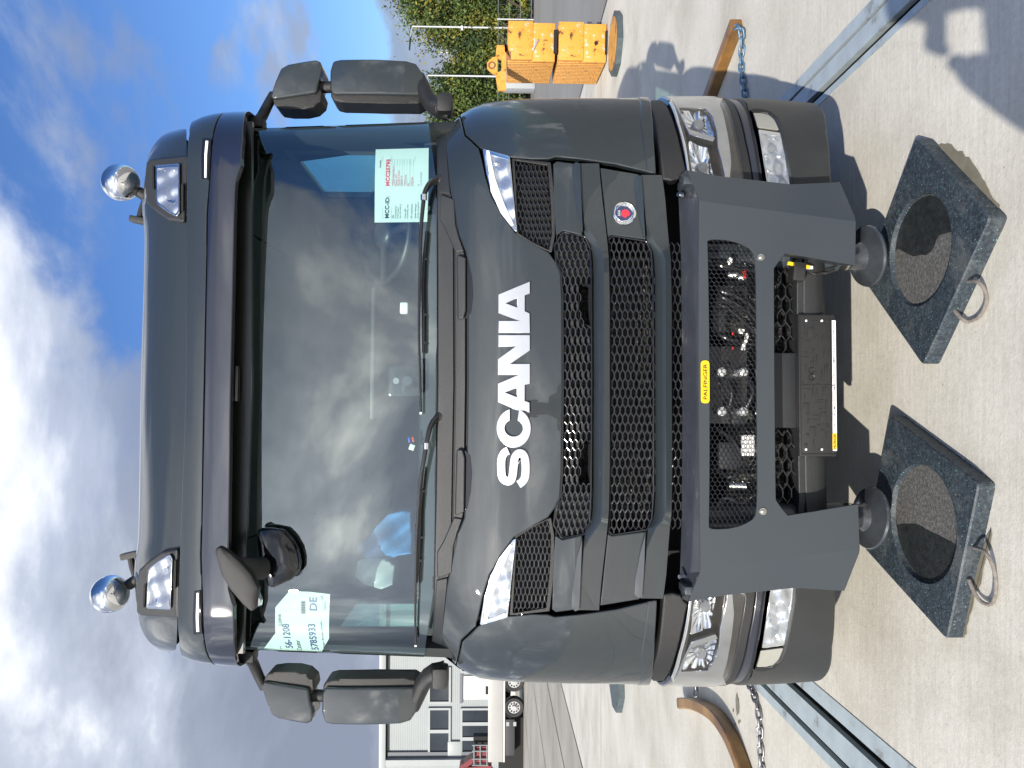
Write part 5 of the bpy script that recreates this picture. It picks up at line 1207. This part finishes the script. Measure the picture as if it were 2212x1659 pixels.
fr2 = rnd([(.31, 0), (.31, .17), (.12, .17), (.06, .25), (.0, .25), (-.09, .17), (-.42, .17), (-.42, 0)], .02)
bm = bmesh.new()
MB().prism([(-.34, 0), (.30, 0), (.30, .14), (.12, .16), (.10, .07), (-.06, .07), (-.10, .16), (-.34, .12)], .25, .31).build('crossbar', yel, t)
MB().prism([(-.12, .13), (.14, .13), (.13, .20), (.05, .28), (-.03, .28), (-.10, .20)], .25, .30).build('eye_plate', yel, t)
MB().tube([(.01+.045*math.cos(R(a)), .24, .215+.045*math.sin(R(a))) for a in range(0, 360, 24)], .012, 8, closed=True).build('eye', mat('rusty_edge'), t)

# ---- octagonal plates lying in the yard
octm = mat('blue_grey_plate', (.055, .075, .085), .5, var=.25, vscale=12)
def octa(a, b, rad_, lab, inner):
    g = G(a, b); t = thing('octagonal_pad', lab, 'support pad', (g.x, g.y, 0), .15, 'octagonal pads lying in the yard')
    mb = MB(); mb.hprism([(rad_*math.cos(R(22.5+45*k)), rad_*math.sin(R(22.5+45*k))) for k in range(8)], 0, .075); mb.build('plate', octm, t, 20)
    MB().hprism([(rad_*.82*math.cos(R(10*k)), rad_*.82*math.sin(R(10*k))) for k in range(36)], .076, .082).build('disc', inner, t, 20)
    return t
octa(1336, 95, .40, 'octagonal dark pad with a painted yellow reflection, in front of the yellow ballast blocks', yel2)  # orange disc stands in for a yellow reflection, put into the colour
octa(1338, 1462, .42, 'octagonal grey pad on the concrete beyond the truck, left side', octm)
# ================================================================ TREES, FENCE, POSTS
leafm = [mat('leaf_dark', (.026, .046, .015), .6, spec=.3, var=.3, vscale=2), mat('leaf_mid', (.078, .115, .028), .6, spec=.3, var=.3, vscale=2), mat('leaf_yellow', (.17, .16, .028), .6, spec=.3, var=.3, vscale=2)]
bark = mat('bark', (.09, .07, .05), .9, bump=.6, bscale=20, var=.3)
def crown_mesh(name, blobs, n, size, yf, c0):
    tot = sum(b[3]*b[4]*b[5] for b in blobs); V = []; F_ = []; MI = []; nrm = []
    for b in blobs:
        k = int(n*b[3]*b[4]*b[5]/tot)
        cen = rng.normal(size=(max(6, k//110), 3)); cen /= np.linalg.norm(cen, axis=1)[:, None]; cen *= (rng.uniform(.35, 1.0, (len(cen), 1)))
        idx = rng.integers(0, len(cen), k); p = cen[idx]+rng.normal(size=(k, 3))*rng.uniform(.08, .17, (k, 1))
        p = p*np.array(b[3:6])+np.array(b[0:3]); keep_ = p[:, 2] > .15; p = p[keep_]; idx = idx[keep_]; k = len(p); ctype = np.where(rng.random(len(cen)) < yf, 2, rng.integers(0, 2, len(cen))); cidx = idx[:k]
        d = rng.normal(size=(k, 3)); d /= np.linalg.norm(d, axis=1)[:, None]; e = np.cross(d, rng.normal(size=(k, 3))); e /= np.linalg.norm(e, axis=1)[:, None]
        s = size*rng.uniform(.6, 1.4, (k, 1)); q = np.stack([p-d*s, p+e*s*.55, p+d*s, p-e*s*.55], 1).reshape(-1, 3)
        base = sum(len(x) for x in V); V.append(q); F_.append(np.arange(base, base+4*k).reshape(-1, 4)); r_ = rng.random(k); ct = ctype[cidx]
        MI.append(np.where(r_ < .72, ct, np.where(r_ < .9, 1, 0)))
    V = np.concatenate(V)-np.array(c0); F_ = np.concatenate(F_); MI = np.concatenate(MI)
    me = bpy.data.meshes.new(name); me.from_pydata(V.tolist(), [], F_.tolist())
    for m_ in leafm: me.materials.append(m_)
    me.polygons.foreach_set('material_index', MI.astype(np.int32)); me.update(); return me
def tree(lab, x, y, blobs, n, yf=.2, size=.068, name='leafy_tree', grp='trees and bushes beyond the yard'):
    t = thing(name, lab, 'tree' if 'tree' in name else 'bush', (x, y, 0), 0, grp)
    link('crown', crown_mesh('crown', blobs, n, size, yf, (x, y, 0)), None, t)
    tr = MB(); zt = max(b[2] for b in blobs)
    tr.tube([(0, 0, 0), (.08, 0, zt*.4), (-.05, .05, zt*.9)], [.16, .12, .05], 8)
    for k in range(6):
        a = k*1.05+x; h0 = zt*(.25+.1*k); tr.tube([(0, 0, h0), (.5*math.cos(a), .5*math.sin(a), h0+.5), (1.1*math.cos(a), 1.0*math.sin(a), h0+1.1)], [.06, .045, .015], 6)
    tr.build('trunk', bark, t); return t
tree('tallest leafy tree with yellowing leaves at the right edge, behind the lamp post', 17.6, 33.5, [(17.6, 33.5, 3.6, 2.9, 2.2, 2.7), (16.0, 33.0, 2.2, 1.9, 1.6, 2.3), (19.6, 34, 3.4, 2.4, 2, 2.6), (16.8, 33.2, 1.3, 2.2, 1.2, 1.3)], 80000, .24)
tree('low green tree with yellow patches in the dip between the taller ones', 14.6, 33.2, [(14.6, 33.2, 1.7, 1.7, 1.5, 1.8), (15.4, 33.0, 2.5, 1.1, 1.2, 1.9), (13.6, 33.0, 1.2, 1.3, 1.1, 1.4)], 44000, .36)
tree('rounded green tree behind the large mirror on the right', 12.7, 34.0, [(12.9, 34.0, 2.7, 1.5, 1.5, 1.9), (11.5, 34.0, 2.3, 1.5, 1.5, 2.1), (12.6, 33.6, 1.2, 2.0, 1.2, 1.1)], 42000, .07)
tree('dark green tree mostly hidden behind the cab on the right', 9.8, 34.5, [(9.8, 34.5, 2.4, 1.7, 1.6, 2.2), (8.0, 34.5, 2.0, 1.6, 1.5, 2.0)], 10000, .1)
for (x, y, r_, lab) in ((15.3, 31.6, .9, 'low dry bush by the fence at the right edge'), (16.9, 31.8, .8, 'low reddish-green bush in the right corner'), (13.4, 31.8, .55, 'small bush behind the ballast blocks')):
    tree(lab, x, y, [(x, y, .5, r_, .5, .55)], 2600, .35, .06, 'low_bush')
# mesh fence
ft = thing('mesh_fence', 'thin grey wire mesh fence on posts in front of the trees', 'fence', (12, 31.2, 0)); galv = mat('galvanised', (.5, .5, .5), .4, .7)
for k in range(7):
    MB().cyl((-6+k*2.2, 0, 0), (-6+k*2.2, 0, 1.5), .035, n=8).build('fence_post', galv, ft)
mb = MB()
for z_ in (.1, .55, 1.0, 1.45): mb.box((0.6, 0, z_), (13.2, .012, .02))
for k in range(66): mb.box((-6+k*.2, 0, .78), (.006, .006, 1.36))
mb.build('wire_panel', mat('fence_wire', (.14, .15, .15), .5), ft)
bx_ = G(1120, 190); pz_ = AT(1098, 188, 31); t = thing('metal_cabinet', 'grey metal cabinet behind the ballast blocks', 'cabinet', (pz_.x, 30.4, 0)); MB().box((0, 0, .62), (.75, .5, 1.24), None, .02).box((0, -.255, .62), (.66, .02, 1.1), None, .01).build('cabinet_body', mat('cabinet_grey', (.32, .34, .36), .5), t)
def lamp_post(lab, py, ptop, arm):
    b = AT(1100, py, 31.8); top = AT(ptop, py, 31.8); t = thing('lamp_post', lab, 'lamp post', (b.x, 31.8, 0), 0, 'thin lamp posts by the trees')
    MB().cyl((0, 0, 0), (0, 0, top.z), .05, .032, 12).build('post', mat('post_steel', (.55, .57, .58), .4, .5), t)
    MB().tube([(0, 0, top.z), (-arm*.5, 0, top.z+.05), (-arm, 0, top.z+.08)], [.025, .02, .016], 8).build('arm', MATS['post_steel'], t)
    MB().box((-arm-.22, 0, top.z+.10), (.50, .16, .05), Matrix.Rotation(R(5), 3, 'Y'), .01).build('lamp_head', plast, t)
    return t
lp = lamp_post('taller lamp post with a drooping arm, near the right edge', 60.5, 891, .5)
z_ = AT(998, 61, 31.8).z; MB().box((-.06, -.05, z_), (.16, .10, .08), None, .01).build('small_floodlight', white, lp)
lamp_post('shorter lamp post with a short arm, nearer the cab', 165.5, 925, .38)
far = thing('distant_shed', 'small grey shed roof showing between the trees', 'building', AT(1063, 112, 70)-Vector((0, 0, 0))); far.location.z = 0
zt = AT(950, 112, 70).z; MB().prism([(-1.6, 0), (1.6, 0), (1.6, zt-.2), (.3, zt), (-1.6, zt-.9)], 0, 8).build('gable', mat('shed_grey', (.20, .22, .24), .6), far)
MB().cyl((-.35, -.5, 0), (-.35, -.5, zt+.05), .05, n=8).build('flue', galv, far)
lq = AT(946, 119, 70)

# ================================================================ WAREHOUSE
BY = 50.0
def wz(a, b): q = AT(*Z('m', (a, b))[0], BY); return q.x, q.z
wm_ = bpy.data.materials.new('ribbed_white_cladding'); wm_.use_nodes = True; t_ = wm_.node_tree; b_ = t_.nodes['Principled BSDF']; b_.inputs['Roughness'].default_value = .45
cc_ = ramp(t_, noise(t_, N(t_, 'ShaderNodeTexCoord').outputs['Object'], .6, 6, .6), [(.3, (.235, .265, .275)), (.7, (.27, .295, .305))], 'LINEAR'); t_.links.new(cc_, b_.inputs['Base Color'])
trimw = mat('white_trim', (.27, .295, .305), .45, var=.06, vscale=.6); glassd = mat('dark_window', (.010, .014, .018), .05, coat=.5, var=.5, vscale=.8)
x0, ztop = wz(0, 1); ztop = wz(130, 600)[1]
xr = -4.0; xl = -48.0; xp = wz(0, 1133)[0]
wh = thing('warehouse', 'white ribbed-metal warehouse with dark windows at the far left', 'building', (xp, BY, 0))
def face_wall(xa, xb, yb, nm='wall'):
    mb = MB(); n_ = int(ztop/.14)
    # horizontal ribs: real steps in the sheet
    rows = []
    for k in range(n_+1):
        z_ = ztop*k/n_; z2 = min(ztop, z_+ztop/n_*.5)
        rows += [[Vector((xa-xp, yb+.0, z_)), Vector((xb-xp, yb+.0, z_))], [Vector((xa-xp, yb+.010, z_+.012)), Vector((xb-xp, yb+.010, z_+.012))], [Vector((xa-xp, yb+.010, z2)), Vector((xb-xp, yb+.010, z2))], [Vector((xa-xp, yb, z2+.012)), Vector((xb-xp, yb, z2+.012))]]
    mb.grid(rows[:-3]); return mb.build(nm, wm_, wh, 0)
face_wall(xp+.5, xr, 0); face_wall(xl, xp-.12, -.4)
MB().box((xr-xp+.0, 10, ztop/2), (.2, 20, ztop)).box((0, 10, ztop+.0), (abs(xr-xl)*.0+.1, 19, .1)).build('end_wall', wm_, wh)
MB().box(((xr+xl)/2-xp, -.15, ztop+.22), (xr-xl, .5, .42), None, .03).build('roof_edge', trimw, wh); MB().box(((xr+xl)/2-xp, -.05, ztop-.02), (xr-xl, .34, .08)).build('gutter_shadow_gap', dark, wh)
MB().box((.28, .0, ztop/2), (.42, .3, ztop)).build('downpipe_recess', mat('slate_trim', (.10, .11, .13), .5), wh); MB().box((-.06, -.25, ztop/2), (.38, .4, ztop)).build('pilaster', trimw, wh)
def window(za, zb, ya, yb, mull=(), parent=wh):
    xa, z1 = wz(za, yb); xb, z0_ = wz(zb, ya); x_l, x_r = min(xa, xb), max(xa, xb); zlo, zhi = min(z0_, z1), max(z0_, z1)
    f = MB(); t_ = .13
    for c, d in (((x_l-t_/2, zhi+.0), None),): pass
    cxw, czw = (x_l+x_r)/2-xp, (zlo+zhi)/2; W_, H_ = x_r-x_l, zhi-zlo
    f.box((cxw, -.08, zhi+t_/2), (W_+2*t_, .12, t_)); f.box((cxw, -.08, zlo-t_/2), (W_+2*t_, .12, t_)); f.box((x_l-xp-t_/2, -.08, czw), (t_, .12, H_)); f.box((x_r-xp+t_/2, -.08, czw), (t_, .12, H_))
    for m_ in mull:
        xm = wz(za, m_)[0]-xp; f.box((xm, -.08, czw), (.22, .1, H_))
    fo = f.build('window_frame', trimw, parent); MB().box((cxw, -.025, czw), (W_, .03, H_)).build('window_pane', glassd, fo); return fo
window(655, 885, 40, 430); window(655, 882, 530, 1062, (790,)); w3 = window(1045, 1700, 530, 1062, (700, 880)); window(1045, 1700, 20, 60); window(650, 880, 1210, 1500, (1380,)); window(1045, 1700, 1210, 1600, (1400,))
xa, z1 = wz(1060, 405); xb, _ = wz(1060, 120); dr = MB(); dr.box(((xa+xb)/2-xp, -.06, z1/2), (xb-xa, .1, z1), None, .01); dw = dr.build('loading_door', mat('door_white', (.45, .45, .445), .4), wh)
xd, zd = wz(1348, 340); xe, _ = wz(1348, 245); MB().box(((xd+xe)/2-xp, -.12, zd), (abs(xe-xd), .03, .22)).build('door_window', dark, dw)
MB().box(((xa+xb)/2-xp-.0, -.02, z1+.15), (xb-xa+.5, .16, .18)).build('door_lintel', MATS['slate_trim'], wh)
xv, zv = wz(955, 1003); MB().box((xv-xp, -.1, zv), (1.0, .12, .9), None, .02).build('vent_grille', trimw, wh)
# trailer and crane lorry in front of the warehouse
TYD = 37.0
def tz(a, b, y=TYD): q = AT(*Z('m', (a, b))[0], y); return q
q0 = tz(1355, 1172); q1 = tz(1535, 1172); xr2 = -9.0
tr = thing('flatbed_lorry', 'white low-sided lorry body with black chassis, in front of the warehouse', 'lorry', (q0.x, TYD, 0))
W2 = xr2-q0.x
tw = mat('trailer_white', (.31, .31, .305), .4, var=.05, vscale=1)
MB().box((W2/2, 1.2, (q0.z+q1.z)/2), (W2, 2.4, q0.z-q1.z), None, .02).build('side_board', tw, tr); MB().box((W2/2, 1.2, q1.z-.05), (W2, 2.42, .08)).build('bottom_rail', galv, tr)
MB().box((W2/2, 1.2, .80), (W2*.98, .9, .34)).build('lorry_chassis', dark, tr)
g1 = tz(1700, 1100); g2 = tz(1700, 660); MB().box(((g1.x+g2.x)/2-q0.x, .3, .75), (g2.x-g1.x, .5, .62), None, .03).build('tool_box', mat('box_black', (.03, .03, .035), .5), tr)
for zz_ in ((1595, 712), (1680, 712)): p_ = tz(*zz_); MB().box((p_.x-q0.x, .03, p_.z), (.2, .02, .14)).build('marker_plate', trimw, tr)
for zx_, zy_, rr2 in ((1680, 515, .48), (1690, 205, .48), (1690, -100, .48)):
    p_ = tz(zx_, zy_); wq = MB(); wq.tube([], 0) if False else None
    prof = [(0.0, rr2*.60), (-.03, rr2*.72), (-.03, rr2*.93), (.02, rr2), (.26, rr2), (.30, rr2*.9)]
    wq.grid([[Vector((p_.x-q0.x+r_*math.cos(2*math.pi*k/36), .05+dy, rr2+r_*math.sin(2*math.pi*k/36))) for k in range(37)] for dy, r_ in prof]); wv_ = wq.build('lorry_wheel', tyre_m, tr, 40)
    rm = MB(); rm.cyl((p_.x-q0.x, .05, rr2), (p_.x-q0.x, .12, rr2), rr2*.62, rr2*.60, 28); rm.cyl((p_.x-q0.x, -.06, rr2), (p_.x-q0.x, .06, rr2), rr2*.24, rr2*.27, 20); rm.build('wheel_rim', mat('rim_silver', (.5, .5, .5), .3, .8), wv_)
    hl = MB()
    for k in range(10): a = 2*math.pi*k/10; hl.cyl((p_.x-q0.x+rr2*.44*math.cos(a), .03, rr2+rr2*.44*math.sin(a)), (p_.x-q0.x+rr2*.44*math.cos(a), .06, rr2+rr2*.44*math.sin(a)), rr2*.085, n=8)
    hl.build('rim_hole', dark, wv_)
    gd = MB(); gd.tube([(p_.x-q0.x+rr2*1.12*math.cos(R(a)), .1, rr2+rr2*1.12*math.sin(R(a))) for a in range(20, 165, 12)], .03, 6); gd.build('mudguard', tyre_m, tr)
ca = tz(1200, 1180); red = mat('red_crane_paint', (.16, .010, .013), .35, coat=.5, var=.2, vscale=3)
cr_ = thing('loading_crane', 'red folded loading crane behind the lorry body at the left edge', 'crane', (ca.x-.6, TYD+1.0, 0))
def cz(a, b): q = tz(a, b, TYD+1.0); return Vector((q.x-ca.x+.6, 0, q.z))
cm = MB()
for P_ in (((1015, 1200), (1150, 1105), (1260, 1100), (1150, 1180), (1040, 1241)), ((1060, 1215), (1330, 1190), (1400, 1195), (1390, 1240), (1080, 1260)), ((1010, 1240), (1400, 1260), (1500, 1400), (1010, 1400))):
    cm.prism([(cz(a, b).x, cz(a, b).z) for a, b in P_], -.2, .4)
cm.build('crane_arm', red, cr_)
bk_ = MB()
for y_ in (930, 1000, 1095, 1170):
    bk_.tube([cz(1165, y_)+Vector((0, -.3, 0)), cz(1360, y_)+Vector((0, -.3, 0))], .045, 6)
for x_ in (1190, 1265, 1345): bk_.tube([cz(x_, 930)+Vector((0, -.3, 0)), cz(x_, 1175)+Vector((0, -.3, 0))], .04, 6)
bk_.build('cage_frame', mat('cage_grey', (.15, .16, .17), .5), cr_)
MB().box((cz(1305, 1060).x, 0, cz(1305, 1060).z), (.8, .4, .7)).build('crane_tank', red, cr_); MB().box((cz(1290, 960).x, .1, cz(1290, 960).z), (.9, .4, .9)).build('crane_base', dark, cr_)
MB().box((1.0, .2, .6), (3.0, 1.2, 1.2)).build('crane_carrier', dark, cr_)

# ================================================================ THE PHOTOGRAPHER (stands behind the camera, casts the shadow at the lower right)
def skin(name, V, E, rad_, mt, parent, sub=2, smooth_=True):
    me = bpy.data.meshes.new(name); me.from_pydata(V, E, []); o_ = bpy.data.objects.new(name, me); COL.objects.link(o_)
    o_.modifiers.new('k', 'SKIN'); s_ = o_.modifiers.new('s', 'SUBSURF'); s_.levels = sub; s_.render_levels = sub
    for i, r_ in enumerate(rad_): me.skin_vertices[0].data[i].radius = r_ if isinstance(r_, tuple) else (r_, r_)
    me.skin_vertices[0].data[0].use_root = True
    bpy.context.view_layer.update(); m2 = bpy.data.meshes.new_from_object(o_.evaluated_get(bpy.context.evaluated_depsgraph_get())); bpy.data.objects.remove(o_)
    m2.name = name
    for p in m2.polygons: p.use_smooth = True
    m2.materials.clear(); return link(name, m2, mt, parent)
skinm = mat('skin', (.45, .27, .20), .55, var=.06, vscale=20); jack = mat('grey_jacket', (.16, .17, .18), .8, var=.2, vscale=20); trs = mat('work_trousers', (.05, .055, .065), .85, var=.2, vscale=25); hairm = mat('brown_hair', (.05, .03, .018), .7, bump=.6, bscale=90)
ph = thing('person', 'person in a grey work jacket standing behind the camera, both arms raised holding a phone', 'person', (-.02, -.34, 0))
HS = 1.075
V = [(0, 0, .96), (0, 0, 1.12), (0, .0, 1.30), (0, -.01, 1.44), (0, .03, 1.52), (0, .07, 1.60), (0, .09, 1.70), (0, .08, 1.77),
     (.10, 0, .90), (.12, .02, .50), (.13, -.02, .10), (.14, .12, .04), (-.10, 0, .90), (-.12, .02, .50), (-.13, -.02, .10), (-.14, .12, .04),
     (.20, .0, 1.42), (.36, .20, 1.24), (.14, .30, 1.47), (-.20, .0, 1.42), (-.31, .22, 1.23), (-.11, .30, 1.47)]
V = [(x, y, z*HS) for x, y, z in V]
E_ = [(0, 1), (1, 2), (2, 3), (3, 4), (4, 5), (5, 6), (6, 7), (0, 8), (8, 9), (9, 10), (10, 11), (0, 12), (12, 13), (13, 14), (14, 15), (3, 16), (16, 17), (17, 18), (3, 19), (19, 20), (20, 21)]
rd = [(.15, .11), (.13, .10), (.16, .11), (.12, .09), .055, .07, (.078, .095), .06, .085, .06, .045, .035, .085, .06, .045, .035, .06, .045, .030, .06, .045, .030]
body = skin('body', V, E_, rd, skinm, ph)
ji = [0, 1, 2, 3, 16, 17, 18, 19, 20, 21]; jm_ = {a: i for i, a in enumerate(ji)}
jv = [V[i] for i in ji]; jv[6] = (.155, .285, 1.44*HS); jv[9] = (-.125, .285, 1.44*HS)
skin('jacket', jv, [(jm_[a], jm_[b]) for a, b in E_ if a in jm_ and b in jm_], [(.20, .15), (.19, .14), (.21, .15), (.16, .12), .10, .085, .056, .10, .085, .056], jack, ph)
skin('trousers', [(0, 0, 1.05), (.10, 0, .95), (.12, .02, .54), (.13, -.02, .12), (-.10, 0, .95), (-.12, .02, .54), (-.13, -.02, .12)], [(0, 1), (1, 2), (2, 3), (0, 4), (4, 5), (5, 6)], [(.17, .13), .115, .085, .075, .115, .085, .075], trs, ph)
for s_ in (1, -1): MB().box((s_*.14, .06, .05), (.10, .29, .10), None, .035).build('shoe', rubber, ph)
MB().sph((0, .075, 1.735*HS), .105, 24, 16, (.86, 1.05, .75)).build('hair', hairm, ph)
MB().sph((0, .182, 1.665*HS), .018, 10, 8, (1, 1.2, 1.5)).build('nose', skinm, ph)
for s_ in (1, -1):
    MB().sph((s_*.032, .165, 1.69*HS), .013, 12, 8).build('eye', white, ph); MB().sph((s_*.080, .085, 1.67*HS), .03, 12, 8, (.4, .7, 1.1)).build('ear', skinm, ph)
MB().box((0, .165, 1.625*HS), (.045, .012, .010), None, .004).build('mouth', mat('lips', (.35, .14, .12), .5), ph)
for s_, hx in ((1, .135), (-1, -.095)):
    hv = [(hx, .295, 1.575), (hx-s_*.010, .318, 1.60)]; he = [(0, 1)]; hr = [(.032, .024), (.040, .016)]
    for f_ in range(4):
        b0 = len(hv); hv += [(hx-s_*.026, .318, 1.588+f_*.02), (hx-s_*(.048+.004*(f_ % 2)), .319, 1.592+f_*.019), (hx-s_*(.062), .312, 1.593+f_*.018)]; he += [(1, b0), (b0, b0+1), (b0+1, b0+2)]; hr += [.0105, .009, .0075]
    b0 = len(hv); hv += [(hx-s_*.018, .300, 1.60), (hx-s_*.042, .303, 1.612)]; he += [(1, b0), (b0, b0+1)]; hr += [.011, .009]
    skin('hand', hv, he, hr, skinm, ph)
pht = thing('phone', 'black phone held up in both hands behind the camera', 'phone', (0, -.035, 1.62))
MB().box((0, 0, 0), (.158, .008, .078), None, .003).build('phone_body', mat('phone_black', (.01, .01, .012), .2, coat=.5), pht)
cam.location.y += .0
